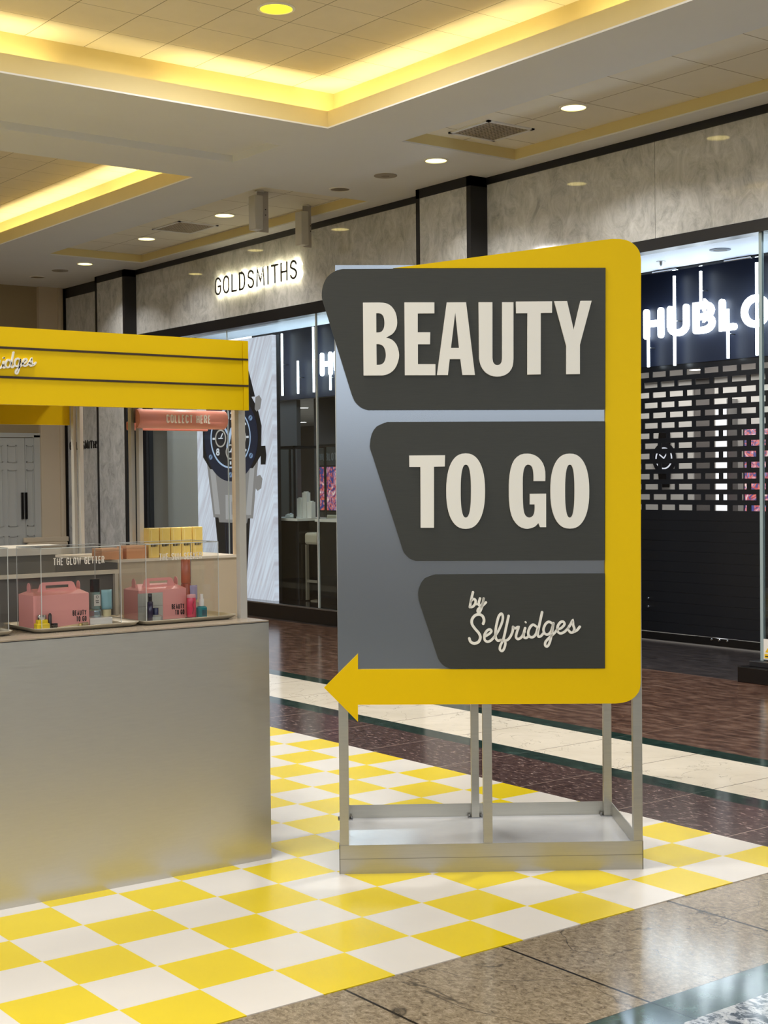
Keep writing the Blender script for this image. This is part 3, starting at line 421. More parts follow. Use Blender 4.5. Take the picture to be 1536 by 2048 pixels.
# ceiling soffit at 4.30 with tray openings
ZC = 4.30
holes = [(-7.0, 6.50, -1.6, 9.24), (-2.0, 6.51, 9.925, 10.69), (-2.0, 6.53, 11.40, 16.9), (7.27, 8.53, 11.42, 16.22), (7.24, 8.49, -1.5, 9.25)]
xs = sorted({-9, 8.78, 6.53} | {h[0] for h in holes} | {h[1] for h in holes}); ys = sorted({-6, 19.} | {h[2] for h in holes} | {h[3] for h in holes})
mb = MB()
for i in range(len(xs)-1):
    for j in range(len(ys)-1):
        cx, cyy = (xs[i]+xs[i+1])/2, (ys[j]+ys[j+1])/2
        if any(h[0] < cx < h[1] and h[2] < cyy < h[3] for h in holes): continue
        mb.box(xs[i], xs[i+1], ys[j], ys[j+1], ZC, ZC+.012)
struct('ceiling', mb, plaster)
def recess(h, z, mt_top, mt_side):
    x0, x1, y0, y1 = h
    mb = MB(); t = .02
    mb.box(x0-t, x0, y0-t, y1+t, ZC+.012, z).box(x1, x1+t, y0-t, y1+t, ZC+.012, z).box(x0-t, x1+t, y0-t, y0, ZC+.012, z).box(x0-t, x1+t, y1, y1+t, ZC+.012, z)
    struct('ceiling', mb, mt_side)
    struct('ceiling', bx(x0-t, x1+t, y0-t, y1+t, z, z+.02), mt_top)
def cove_tray(h, lip, s, z):
    x0, x1, y0, y1 = h; t = .02
    mb = MB()   # lip
    mb.box(x0-t, x0, y0-t, y1+t, ZC+.012, lip).box(x1, x1+t, y0-t, y1+t, ZC+.012, lip).box(x0-t, x1+t, y0-t, y0, ZC+.012, lip).box(x0-t, x1+t, y1, y1+t, ZC+.012, lip)
    # upper wall set back behind the lip
    X0, X1, Y0, Y1 = x0-s, x1+s, y0-s, y1+s
    mb.box(X0-t, X0, Y0-t, Y1+t, ZC+.0125, z).box(X1, X1+t, Y0-t, Y1+t, ZC+.0125, z).box(X0-t, X1+t, Y0-t, Y0, ZC+.0125, z).box(X0-t, X1+t, Y1, Y1+t, ZC+.0125, z)
    struct('ceiling', mb, cream)
    struct('ceiling', bx(X0-t, X1+t, Y0-t, Y1+t, z, z+.02), tile_main)
cove_tray(holes[0], 4.435, .205, 4.645)
recess(holes[1], 4.362, plaster, plaster)
cove_tray(holes[2], 4.440, .205, 4.645)
recess(holes[3], 4.400, tile_small, cream)
recess(holes[4], 4.400, tile_small, cream)

# storefront wall: stone fascia between black trims
XF = 8.75
def fascia(y0, y1, z0=3.462, z1=4.235): struct('wall_right', bx(XF, XF+.12, y0, y1, z0, z1), fascia_stone)
fascia(9.92, 7.884); fascia(7.88, 5.2); fascia(5.196, 2.4); fascia(10.72, 13.71); fascia(13.714, 16.80)
fascia(17.70, 18.93, 0, 4.16)
tb = MB().box(XF-.012, XF+.12, -6, 9.92, 4.235, ZC).box(XF-.012, XF+.12, 10.70, 16.8, 4.235, ZC).box(XF-.012, XF+.12, 17.66, 19, 4.16, ZC)
tb.box(XF-.008, XF+.12, -6, 9.92, 3.368, 3.462).box(XF-.008, XF+.12, 10.70, 16.8, 3.335, 3.462)
tb.box(XF-.012, XF+.12, 18.93, 19, 0, ZC)
struct('trim_1', tb, black_trim)
def pilaster(y0, y1, xf):
    struct('wall_right', bx(xf, XF+.1, y0+.06, y1-.055, 0, 4.21), fascia_stone)
    mb = MB().box(xf-.004, XF+.1, y0, y0+.06, 0, ZC).box(xf-.004, XF+.1, y1-.055, y1, 0, ZC).box(xf-.004, XF+.1, y0, y1, 4.21, ZC)
    struct('trim_2', mb, black_side)
pilaster(9.915, 10.715, 8.555); pilaster(16.80, 17.66, 8.585)
struct('wall_right', bx(XF, XF+.2, -6, 2.39, 0, 4.235), fascia_stone)
# window bases and frames
struct('trim_3', MB().box(XF-.02, XF+.1, 10.71, 16.8, 0, .155), black_gloss)
struct('trim_4', MB().box(XF-.02, XF+.02, 10.71, 16.6, .155, .168), steel)
struct('trim_5', MB().box(XF+.0, XF+.1, 16.58, 16.74, .168, 3.335), black_trim)
gm = MB().box(XF+.03, XF+.042, 10.72, 12.74, .168, 3.335).box(XF+.03, XF+.042, 12.752, 14.6, .168, 3.335).box(XF+.03, XF+.042, 14.61, 16.58, .168, 3.335)
struct('window_1', gm, shop_glass)
struct('trim_6', MB().box(XF+.024, XF+.048, 12.742, 12.750, .168, 3.335).box(XF+.03, XF+.044, 14.602, 14.608, .168, 3.335), MATS['acrylic_edge'])
# right glass screen beside the shutter
struct('window_2', MB().box(XF+.02, XF+.034, 4.6, 6.845, .15, 3.368), shop_glass)
struct('trim_7', MB().box(XF+.015, XF+.04, 6.845, 6.872, .15, 3.368), mat('glass_edge_seal', lin(150, 168, 172), .2, spec=.8))
bs = thing('pylon_base', 'stepped black plinth at the foot of the glass screen right of the shutter', 'plinth', (8.62, 6.3, 0))
wp(bx(8.60, 8.95, 4.6, 6.955, .0, .115, bev=.004), 'lower_step', black_gloss, bs); wp(bx(8.68, 8.92, 4.6, 6.91, .115, .155, bev=.003), 'upper_step', black_trim, bs)
# boutique shell
struct('ceiling', MB().box(XF+.05, 9.62, 2.4, 16.75, 3.37, 3.40), white_ceiling)
struct('ceiling', MB().box(9.62, 10.3, 2.4, 16.75, 3.78, 3.80).box(9.60, 9.62, 2.4, 16.75, 3.375, 3.78), black_side)
struct('wall_right', bx(10.19, 10.24, 2.4, 16.3, 2.585, 3.78), navy)
struct('ceiling', bx(10.24, 16, 4, 24, 2.62, 2.66), grey_wall)
struct('wall_front', bx(10.24, 16, 3.98, 4.0, 0, 2.62), grey_wall)
struct('wall_back', bx(10.3, 16, 24, 24.05, 0, 2.62), grey_wall)
struct('wall_right', MB().box(12.0, 12.05, 4, 9.99, 0, 2.62).box(12.0, 12.05, 10.29, 14.0, 0, 2.62), grey_wall)
struct('wall_right', MB().box(12.02, 12.07, 9.99, 10.29, 0, 2.62), dark_wall)
struct('wall_right', MB().box(15.9, 16, 14, 24, 0, 2.62).box(12.05, 16, 13.95, 14.0, 0, 2.62), dark_wall)
struct('wall_right', bx(10.24, 10.3, 9.9, 14.2, 0, 2.6), dark_wall)
struct('wall_left', bx(-9.05, -9, -6, 19, 0, 2.4), mat('unseen_low_wall', lin(200, 196, 190), .6))  # unseen wall kept low so background light reaches fascia and ceiling
# unseen low wall added behind the camera to shape the sign's reflections
struct('wall_front', bx(-9, 8.75, -6.1, -6.0, 0, 2.2), mat('added_low_wall', lin(205, 200, 192), .6))
# end wall of the mall
struct('wall_back', bx(-9, 8.9, 19, 19.1, 0, 4.6), olive_wall)
pl = MB().box(8.34, 8.70, 18.93, 19.0, 0, 4.3).box(8.62, 8.66, 18.90, 18.93, 0, 4.3)
struct('trim_8', pl, cream_wall)
struct('trim_9', MB().box(8.05, 8.72, 18.88, 18.93, .72, .79, bev=.01).box(8.10, 8.70, 18.86, 18.94, .62, .72, bev=.02), cream_wall)
struct('trim_10', MB().box(6.2, 8.34, 18.96, 19, 2.19, 2.25).box(8.25, 8.34, 18.96, 19, 0, 2.22), door_paint)
# double doors with raised panels, long black pulls
dm = MB().box(7.3, 8.115, 18.97, 18.995, 0, 2.18).box(8.12, 8.25, 18.97, 18.995, 0, 2.18)
door = thing('door_1', None, None, (7.9, 18.98, 0)); del door['label']; del door['category']; door['kind'] = 'structure'
wp(dm, 'door_leaf', door_paint, door)
pm = MB()
for x0 in (7.45, 7.66, 7.86, 8.135):
    w_ = .13 if x0 < 8.1 else .10
    for z0, z1 in ((1.84, 2.08), (.95, 1.74), (.2, .82)):
        for a in ((x0, x0+.012, z0, z1), (x0+w_-.012, x0+w_, z0, z1), (x0, x0+w_, z0, z0+.014), (x0, x0+w_, z1-.014, z1)):
            pm.box(a[0], a[1], 18.958, 18.97, a[2], a[3])
wp(pm, 'door_moulding', door_paint, door)
for x in (8.045, 8.10): wp(bx(x, x+.03, 18.93, 18.96, 1.05, 1.42), 'door_handle', black_gloss, door)

# ================================================================== ceiling lights and fittings
def downlight(x, y, z, r, lens, label, group=None):
    t = thing('recessed_downlight', label, 'ceiling light', (x, y, z), group=group)
    MB().lathe([(r, .0), (r, -.006), (r*.86, -.010), (r*.84, -.002), (r*.84, .0)], seg=40).build('trim_ring', white_gloss, t)
    MB().lathe([(r*.84, -.0035), (r*.84, -.0045)], seg=40).build('lens', lens, t)
    return t
downlight(5.19, 7.95, 4.645, .125, light_warm, 'round yellow glowing downlight in the large tray ceiling nearest the top of the photo')
downlight(7.90, 7.94, 4.40, .112, light_disc, 'lit round downlight in the recess right of the ceiling vent above the sign')
downlight(7.90, 9.613, 4.30, .108, light_disc, 'lit round downlight on the flat soffit below the tip of the right recess')
downlight(7.99, 13.30, 4.40, .118, light_disc, 'lit round downlight left of the hanging boxes, nearer one in the far recess')
downlight(8.0, 15.085, 4.40, .112, light_disc, 'lit round downlight in the far recess, left of the far ceiling vent')
downlight(7.957, 16.64, 4.30, .106, light_disc, 'lit round downlight on the far soffit above the end pilaster, beyond both recesses')
def unlit(x, y, z, label):
    t = thing('unlit_downlight', label, 'ceiling light', (x, y, z))
    MB().lathe([(.105, 0), (.105, -.005), (.09, -.008), (.088, 0)], seg=36).build('trim_ring', white_gloss, t)
    MB().lathe([(.088, -.0035), (.088, -.0045)], seg=36).build('reflector', mat('unlit_reflector', lin(120, 100, 66), .3, metal=.6), t)
unlit(7.931, 11.084, 4.30, 'unlit downlight with brown reflector on the soffit right of the hanging boxes')
unlit(7.95, 18.07, 4.30, 'unlit round fitting on the far soffit close to the olive end wall')
def speaker(x, y, z, label, r=.105):
    t = thing('ceiling_speaker', label, 'ceiling speaker', (x, y, z))
    MB().lathe([(r, 0), (r, -.006), (r*.9, -.008)], seg=36).build('grille', mat('speaker_grille', lin(150, 142, 130), .6), t)
    MB().lathe([(r*.35, -.008), (r*.35, -.0095)], seg=24).build('centre_cap', mat('speaker_centre', lin(128, 120, 108), .6), t)
speaker(7.922, 10.361, 4.30, 'flat grey ceiling speaker between the lit and the unlit downlight on the soffit')
speaker(7.95, 17.362, 4.30, 'flat grey ceiling speaker on the far soffit beside the farthest lit downlight')
def vent(x, y, z, sx, sy2, label):
    t = thing('ceiling_vent', label, 'air vent', (x, y, z))
    MB().box(-sx/2, sx/2, -sy2/2, -sy2/2+.03, -.012, 0).box(-sx/2, sx/2, sy2/2-.03, sy2/2, -.012, 0).box(-sx/2, -sx/2+.03, -sy2/2, sy2/2, -.012, 0).box(sx/2-.03, sx/2, -sy2/2, sy2/2, -.012, 0).build('frame', plaster, t)
    MB().box(-sx/2+.03, sx/2-.03, -sy2/2+.03, sy2/2-.03, -.0015, 0).build('backing', black_side, t)
    g_ = MB(); nx = 12
    for i in range(nx+1):
        p = -sx/2+.03+(sx-.06)*i/nx; g_.box(p-.006, p+.006, -sy2/2+.03, sy2/2-.03, -.008, -.003)
        p = -sy2/2+.03+(sy2-.06)*i/nx; g_.box(-sx/2+.03, sx/2-.03, p-.006, p+.006, -.0085, -.0035)
    g_.build('grille', mat('vent_grille', lin(170, 160, 145), .5), t)
vent(7.87, 8.86, 4.40, .50, .50, 'square perforated air vent in the recess right above the freestanding sign')
vent(8.0, 14.17, 4.40, .50, .62, 'perforated air vent between two lit downlights in the far recess')
def hang(x0, x1, xb, y, z0, zb0, zb1, label, holes_):
    t = thing('hanging_bracket_box', label, 'hanging box', (x1, y, 4.40))
    wp(bx(x0, x1, y, y+.014, z0, 4.40), 'back_plate', mat('bracket_grey', lin(176, 172, 166), .45), t)
    wp(bx(xb, x0, y-.10, y+.02, zb0, zb1, bev=.008), 'box', mat('box_grey', lin(190, 188, 182), .4), t)
    for i in range(2):
        for j in range(2): wp(MB().cyl((x0+.04+.05*i, y-.003, z0+.17+.055*j), (x0+.04+.05*i, y, z0+.17+.055*j), .006, seg=10), 'bolt', black_side, t)
    wp(MB().cyl((x0+.03, y+.007, 4.388), (x0+.03, y+.007, 4.40), .045), 'ceiling_plate', white_gloss, t)
hang(7.59, 7.715, 7.495, 12.0, 3.998, 4.002, 4.335, 'grey metal box on a drop plate hanging from the ceiling, nearer of the two', 1)
hang(8.366, 8.465, 8.275, 12.35, 3.965, 3.97, 4.315, 'grey metal box on a drop plate, farther one beside the stone fascia', 1)

# ================================================================== the freestanding sign
d0 = (3.2199, 4.5532, .003)
SW = 1.1945
sign = thing('freestanding_sign', 'tall aluminium sign stand with a yellow arrow frame and three dark lettered panels', 'sign', d0, -R(35.9044))
DP = .70
mb = MB().box(0, SW, 0, .004, 0, .112).box(0, SW, DP-.004, DP, 0, .112).box(0, .004, 0, DP, 0, .112).box(SW-.004, SW, 0, DP, 0, .112)
mb.build('base_skirt', alu, sign)
bx(.004, SW-.004, .004, DP-.004, .050, .055).build('base_tray', tray_metal, sign)
bx(.0, SW, -.0012, 0, .058, .0592).build('skirt_seam', mat('seam_grey', lin(120, 116, 104), .4, metal=.6), sign)
for u0, u1 in ((.003, .038), (.567, .602), (1.158, 1.1935)):
    bx(u0, u1, .004, .038, .055 if u0 > .5 and u0 < 1 else .112, 2.33).build('leg', alu, sign)
for u0, u1 in ((.004, .038), (.575, .608), (1.157, 1.191)):
    lg = bx(u0, u1, DP-.040, DP-.005, .055, 2.33).build('leg', alu, sign)
    f_ = MB()
    for k in (-1, 1):
        f_.cyl(((u0+u1)/2+k*.026, DP-.022, .055), ((u0+u1)/2+k*.026, DP-.022, .068), .006, seg=12)
    f_.box(u0-.014, u1+.014, DP-.045, DP-.004, .055, .059); f_.build('foot_bracket', steel, lg)
for z in (2.29, .76):
    MB().box(.003, 1.19, DP-.036, DP-.008, z, z+.035).box(.006, .034, .038, DP-.04, z, z+.035).box(1.16, 1.19, .038, DP-.04, z, z+.035).build('cross_rail', alu, sign)
P = DATA['panel']
MB().plate([P], -.001, .004).build('back_panel', panel_grey, sign)
bx(.01, 1.16, DP-.003, DP+.002, .73, 2.35).build('rear_panel', panel_grey, sign)
ar = MB().plate([DATA['arrow']], -.013, -.001).build('arrow', yellow, sign)
pan = []
for k in ('p1', 'p2', 'p3'):
    pan.append(MB().plate([DATA[k]], -.017, -.001).build('text_panel', dark_brushed, sign))
for par_, grp, y0, y1 in ((pan[0], 'beauty', -.027, -.017), (pan[1], 'togo', -.027, -.017)):
    for k, loops in DATA[grp].items():
        MB().plate(loops, y0, y1).build('letter', cream_letter, par_)
sb = MB()
for k, pts in DATA['script'].items():
    sb.stroke(pts, .0068 if k == 'dot' else .0092, -.025, -.017)
for k in ('S',): sb.stroke(DATA['script'][k], .0102, -.0253, -.017)
sb.build('script_lettering', cream_letter, pan[2])

# ================================================================== kiosk
KX, KY = 3.1423, 4.923
YR = R(-1.2)
cnt = thing('display_counter', 'long brushed aluminium kiosk counter with taupe top on the checkered floor', 'counter', (KX, KY, .003), YR)
bx(-4.2, 0, 0, .006, 0, .968).build('front_panel', alu_soft, cnt)
for xa in (-.006, -4.2): bx(xa, xa+.006, .006, .494, 0, .968).build('side_panel', alu_soft, cnt)
bx(-4.194, -.006, .494, .50, 0, .968).build('rear_panel', counter_dark, cnt)
bx(-4.2, .0, .0, .50, .969, .974).build('countertop', counter_top, cnt)
bx(-4.2, .0005, -.0005, .50, .966, .969).build('gap_shade_strip', black_side, cnt)  # solid black strip painted in for the shade under the countertop

cp = thing('kiosk_canopy', 'yellow kiosk canopy boards with dark pinstripes carried by pale metal posts', 'canopy', (3.1, 5.08, .977))
ff = wp(bx(-1.2, 3.078, 4.995, 5.02, 1.833, 2.115), 'fascia_board', yellow, cp)
def onpart(mb, name, mt, part): 
    o = mb.build(name, mt, part, neg(cp.location)); return o
for z in (1.928, 2.035):
    onpart(bx(-1.2, 3.103, 4.992, 4.9955, z, z+.008), 'groove', yellow_edge, ff)
wp(bx(3.080, 3.104, 4.993, 5.022, 1.833, 2.115), 'end_cap', yellow, cp)
rf = wp(bx(-1.2, 3.085, 6.65, 6.675, 1.833, 2.115), 'fascia_board', yellow, cp)
wp(MB().box(-1.2, 3.1, 5.02, 5.07, 2.06, 2.10).box(3.09, 3.552, 5.83, 5.855, 2.06, 2.10).box(3.03, 3.09, 5.07, 6.65, 2.06, 2.10).box(1.0, 1.05, 5.07, 6.65, 2.06, 2.10), 'roof_rail', yellow, cp)
wp(bx(-1.2, 3.06, 5.03, 6.62, 2.101, 2.108), 'roof_sheet', mat('roof_sheet', lin(215, 205, 180), .6), cp)
pmat = mat('pale_post_metal', lin(205, 202, 194), .4, metal=.35)
wp(bx(3.098, 3.129, 5.065, 5.095, .977, 1.99), 'post', pmat, cp)
for x0, x1, y, z0 in ((3.104, 3.122, 6.03, 1.2), (3.128, 3.149, 6.00, 1.2), (3.090, 3.105, 6.62, .0), (3.110, 3.128, 6.59, .0)):
    wp(bx(x0, x1, y, y+.03, z0, 2.06), 'post', pmat, cp)
wp(bx(3.538, 3.550, 5.835, 5.85, 1.197, 2.08), 'post', mat('beige_post', lin(196, 178, 150), .45), cp)
# script name on the front fascia, same lettering as on the sign
sc_w = 0.0; pts_all = [p for v in DATA['script'].values() for p in v]
S0 = [k for k in DATA['script'] if k not in ('b', 'b2', 'y0', 'y', 'y2')]
xr = max(p[0] for k in S0 for p in DATA['script'][k]); zb = DATA['script']['s2'][-1][1]
kx = .58
sb = MB()
for k in S0:
    pts = [(2.183+(p[0]-xr)*kx, 1.989+(p[1]-zb)*kx - (p[0]-xr)*kx*-.0) for p in DATA['script'][k]]
    sb.stroke(pts, .0062, 4.987, 4.9955)
onpart(sb, 'script_lettering', cream_letter, ff)

cs = thing('collect_here_sign', 'pink half-round hanging sign reading COLLECT HERE below the yellow canopy', 'sign', (3.13, 6.0, 1.84), R(-1.0))
mb = MB()
prof = [(.0, .045)]+[(-.046*math.sin(R(a)), .045*math.cos(R(a))) for a in range(15, 180, 15)]+[(0, -.045)]
L0 = [mb.bm.verts.new((-.018, p[0], p[1])) for p in prof]; L1 = [mb.bm.verts.new((.45, p[0], p[1])) for p in prof]
for i in range(len(prof)-1):
    f_ = mb.face([L0[i], L0[i+1], L1[i+1], L1[i]]); f_.smooth = True
mb.face([L0[0], L1[0], L1[-1], L0[-1]]); mb.face(L0); mb.face(list(reversed(L1)))
mb.build('shell', pink_sign, cs)
MB().box(-.028, -.008, .0, .012, -.02, .06).build('bracket', counter_dark, cs)
MB().box(-.03, .40, .06, .075, -.052, -.012, bev=.005).build('rear_shell', pink_sign, cs)
textm('COLLECT HERE', .118, -.020, .040, .0155, .0045, .0058, -.0478, -.0445, fit=.235).build('lettering', white_letter, cs)

cc = thing('collection_counter', 'beige square collection counter with pale top under the COLLECT HERE sign', 'counter', (3.24, 6.15, .003))
wp(MB().box(2.93, 3.556, 5.83, 5.84, .0, 1.185), 'front_panel', counter_beige, cc)
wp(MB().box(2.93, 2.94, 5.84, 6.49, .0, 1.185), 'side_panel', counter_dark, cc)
wp(MB().box(3.546, 3.556, 5.84, 6.49, .0, 1.185).box(2.94, 3.546, 6.48, 6.49, 0, 1.185), 'rear_panel', counter_beige, cc)
wp(MB().box(2.926, 3.558, 5.826, 6.494, 1.185, 1.197), 'countertop', mat('pale_countertop', lin(226, 214, 196), .3), cc)

dk = thing('low_staff_desk', 'dark staff desk with pale metal frame edge behind the acrylic cases', 'desk', (2.2, 5.9, .003))
wp(MB().box(-1.0, 2.885, 5.74, 5.76, 1.143, 1.160).box(2.866, 2.882, 5.74, 5.76, .0, 1.143), 'frame', mat('desk_frame', lin(214, 204, 184), .4), dk)
wp(MB().box(-1.0, 2.866, 5.765, 5.78, .0, 1.143), 'panel', mat('desk_panel', lin(104, 100, 94), .35), dk)
rc = thing('rear_counter', 'grey rear kiosk counter with a white top edge under the rear canopy board', 'counter', (1.5, 6.8, .003))
wp(MB().box(-1.0, 3.11, 6.68, 6.70, .0, 1.19), 'panel', mat('rear_panel_grey', lin(118, 116, 110), .45), rc)
wp(MB().box(-1.0, 3.116, 6.66, 7.0, 1.19, 1.228), 'top', mat('rear_top_white', lin(214, 210, 200), .35), rc)
wp(MB().box(-1.0, 3.11, 6.98, 7.0, .0, 1.19).box(3.09, 3.11, 6.70, 6.98, 0, 1.19), 'outer_panel', alu_soft, rc)

# trays, acrylic cases, gable boxes
ZT = .977
traym = mat('pearl_tray', lin(200, 192, 172), .28, metal=.5)
def tray(x0, x1, y0, y1, label):
    t = thing('serving_tray', label, 'tray', ((x0+x1)/2, (y0+y1)/2, ZT))
    hx, hy = (x1-x0)/2, (y1-y0)/2; mb = MB()
    def ring(hx_, hy_, z, r=.03):
        o = []
        for cx, cyy, a in ((hx_-r, hy_-r, 0), (-hx_+r, hy_-r, 90), (-hx_+r, -hy_+r, 180), (hx_-r, -hy_+r, 270)):
            for k in range(5): o.append(mb.bm.verts.new((cx+r*math.cos(R(a+22.5*k)), cyy+r*math.sin(R(a+22.5*k)), z)))
        return o
    rs = [ring(hx-.022, hy-.022, 0), ring(hx-.008, hy-.008, .006), ring(hx, hy, .016), ring(hx+.002, hy+.002, .019), ring(hx-.004, hy-.004, .018), ring(hx-.013, hy-.013, .008), ring(hx-.024, hy-.024, .005)]
    mb.face(list(reversed(rs[0])))
    for a, b2 in zip(rs, rs[1:]):
        for i in range(20):
            f_ = mb.face([a[i], a[(i+1) % 20], b2[(i+1) % 20], b2[i]]); f_.smooth = True
    mb.face(rs[-1]); mb.build('tray_body', traym, t)
    return t
tray(2.205, 2.645, 5.075, 5.405, 'pearl tray under the left of the two fully visible acrylic cases')
tray(2.655, 3.085, 5.065, 5.395, 'pearl tray under the right of the two fully visible acrylic cases')
tray(1.68, 2.125, 5.085, 5.415, 'pearl tray cut off by the left edge of the photo')
ZI = ZT+.006
def case(x0, x1, y0, y1, z1, label, words, wx, wf):
    t = thing('acrylic_case', label, 'display case', ((x0+x1)/2, (y0+y1)/2, ZI))
    z0 = ZI; th = .003
    for n_, a in (('front_pane', (x0, x1, y0, y0+th)), ('rear_pane', (x0, x1, y1-th, y1)), ('side_pane', (x0, x0+th, y0+th, y1-th)), ('side_pane', (x1-th, x1, y0+th, y1-th))):
        wp(bx(*a, z0, z1-th), n_, acrylic, t)
    wp(bx(x0, x1, y0, y1, z1-th, z1), 'top_pane', acrylic, t)
    e = .0022; mb = MB()
    for x in (x0-.0006, x1-e+.0006):
        for y in (y0-.0006, y1-e+.0006): mb.box(x, x+e, y, y+e, z0, z1+.0006)
        mb.box(x, x+e, y0, y1, z1-e, z1+.001)
    for y in (y0-.0006, y1-e+.0006): mb.box(x0, x1, y, y+e, z1-e, z1+.001)
    wp(mb, 'edge', acrylic_edge, t)
    if words: wp(textm(words, wx, 1.229, .0285, .0105, .0030, .0034, y0-.0018, y0-.0006, fit=wf), 'lettering', white_letter, t)
case(2.25, 2.585, 5.125, 5.355, 1.296, 'white-lettered clear acrylic case over the left pink gable box', 'THE GLOW GETTER', 2.300, .214)
case(2.692, 3.026, 5.12, 5.35, 1.297, 'white-lettered clear acrylic case over the right pink gable box, nearest the post', 'THE SUN SEEKER', 2.752, .196)
case(1.785, 2.121, 5.13, 5.36, 1.303, 'clear acrylic case cut off by the left edge of the photo', None, 0, 0)
def gable_box(x0, x1, y0, y1, zb, ze, zt, label, wx, wz):
    t = thing('gable_box', label, 'gift box', ((x0+x1)/2, (y0+y1)/2, zb))
    mb = MB(); ym = (y0+y1)/2
    mb.box(x0, x1, y0, y1, zb, ze)
    v = lambda *p: mb.bm.verts.new(p)
    i_ = .028
    a = [v(x0, y0, ze), v(x1, y0, ze), v(x1, y1, ze), v(x0, y1, ze), v(x0+i_, ym, ze+.022), v(x1-i_, ym, ze+.022)]
    for q in ((0, 1, 5, 4), (3, 4, 5, 2), (0, 4, 3), (1, 2, 5)): mb.face([a[k] for k in q])
    wp(mb, 'box_body', pink, t)
    hb = [(x0+.030, ze+.004), (x0+.045, zt-.006), (x0+.055, zt), (x1-.055, zt), (x1-.045, zt-.006), (x1-.030, ze+.004)]
    hh = [(x0+.068, zt-.012), (x1-.068, zt-.012), (x1-.068, zt-.028), (x0+.068, zt-.028)]
    wp(MB().plate([hb, hh], ym-.002-.03, ym-.03), 'handle', pink, t)
    for x in (x0+.012, x1-.012):
        mb = MB(); pts = [(ym-.02, ze+.0)]+[(ym+.016*math.cos(R(a_)), ze+.026+.020*math.sin(R(a_))) for a_ in range(200, -40, -20)]+[(ym+.02, ze)]
        fr = [mb.bm.verts.new((x-.001, p[0], p[1])) for p in pts]; bk = [mb.bm.verts.new((x+.001, p[0], p[1])) for p in pts]
        mb.face(fr); mb.face(list(reversed(bk)))
        for k in range(len(pts)): mb.face([fr[k], fr[(k+1) % len(pts)], bk[(k+1) % len(pts)], bk[k]])
        wp(mb, 'side_flap', pink, t)
    wp(textm('BEAUTY', wx, wz+.024, .021, .0082, .0020, .0030, y0-.0012, y0-.0002, fit=.058), 'lettering', black_letter, t)
    wp(textm('TO GO', wx+.015, wz, .021, .0082, .0020, .0030, y0-.0012, y0-.0002, fit=.043), 'lettering', black_letter, t)
gable_box(2.237, 2.468, 5.17, 5.31, ZI, 1.113, 1.160, 'left pink gable carry box, behind the yellow bottle', 2.398, 1.003)
gable_box(2.7, 2.918, 5.20, 5.33, ZI, 1.106, 1.152, 'right pink gable carry box, behind the grey square card', 2.850, .998)

# cosmetics
def M_(n, *c, **k): return MATS.get(n) or mat(n, lin(*c), **k)
def lathe_obj(name, label, cat, x, y, z, parts, sx=1., sy=1., rz=0.):
    t = thing(name, label, cat, (x, y, z), rz)
    for pn, prof, mt in parts: MB().lathe(prof, sx=sx, sy=sy).build(pn, mt, t)
    return t
t = thing('fragrance_bottle', 'squat yellow square-shouldered bottle with silver cap in the left lettered acrylic case', 'bottle', (2.262, 5.151, ZI))
MB().box(-.026, .026, -.018, .018, 0, .026, bev=.004).box(-.020, .020, -.014, .014, .024, .040, bev=.003).build('bottle_body', M_('amber_liquid', 236, 205, 40, rough=.15), t)
MB().lathe([(.016, .040), (.0165, .041), (.0165, .056), (.015, .058)], sy=.8).build('cap', chrome, t)
lathe_obj('mascara_tube', 'small rounded black tube beside the yellow bottle', 'cosmetic', 2.296, 5.152, ZI, [('tube', [(.008, 0), (.008, .055), (.004, .062)], M_('brown_black', 40, 26, 20, rough=.25))], sx=.9, sy=.6)
t = thing('eyeshadow_pot', 'tiny black cube pot right of the yellow bottle on the tray', 'cosmetic', (2.315, 5.152, ZI)); bx(-.009, .009, -.009, .009, 0, .015, bev=.001).build('pot', black_gloss, t); bx(-.009, .009, -.009, .009, .0155, .022, bev=.001).build('lid', black_trim, t)
t = thing('makeup_brush', 'pale wooden-handled makeup brush lying across the front of the tray', 'brush', (2.39, 5.143, ZI+.009), R(3))
MB().cyl((-.07, 0, -.005), (.02, 0, 0), .0035, .006).build('handle', M_('pale_wood', 214, 190, 146, rough=.4), t)
MB().cyl((.02, 0, 0), (.035, 0, 0), .0062, .0085).build('ferrule', M_('gold_metal', 190, 170, 110, metal=.8, rough=.3), t)
MB().cyl((.035, 0, 0), (.060, 0, .002), .0085, .0085).build('bristles', M_('bristle', 150, 132, 98, rough=.9), t)
t = thing('display_riser', 'low white riser block holding bottles in the left lettered acrylic case', 'riser', (2.535, 5.24, ZI)); bx(-.052, .046, -.045, .045, 0, .026, bev=.002).build('riser_body', white_gloss, t)
ZR = ZI+.026
lathe_obj('serum_bottle', 'glass serum bottle with tall black cap on the white riser', 'bottle', 2.530, 5.245, ZR+.0,
          [('base', [(.025, 0), (.026, .006), (.024, .026), (.018, .032)], M_('mirror_glass', 170, 190, 200, rough=.08, metal=.8)),
           ('bottle_body', [(.0185, .032), (.0195, .036), (.0195, .098), (.017, .100)], M_('sea_green_glass', 122, 150, 146, rough=.12)),
           ('cap', [(.0185, .100), (.019, .102), (.019, .150), (.017, .152)], M_('cap_black', 24, 24, 26, rough=.2)), ])
t = bpy.data.objects['serum_bottle']; lb = bx(-.014, .014, -.0203, -.0195, .045, .090).build('label_sticker', M_('sticker', 205, 205, 196, rough=.5), t)
MB().stroke(arcpts(0, .081, .005, .005, 0, 340, 12), .0018, -.0208, -.0203).box(-.007, .006, -.0207, -.0203, .064, .067).box(-.006, .007, -.0207, -.0203, .057, .060).build('print', black_letter, lb)
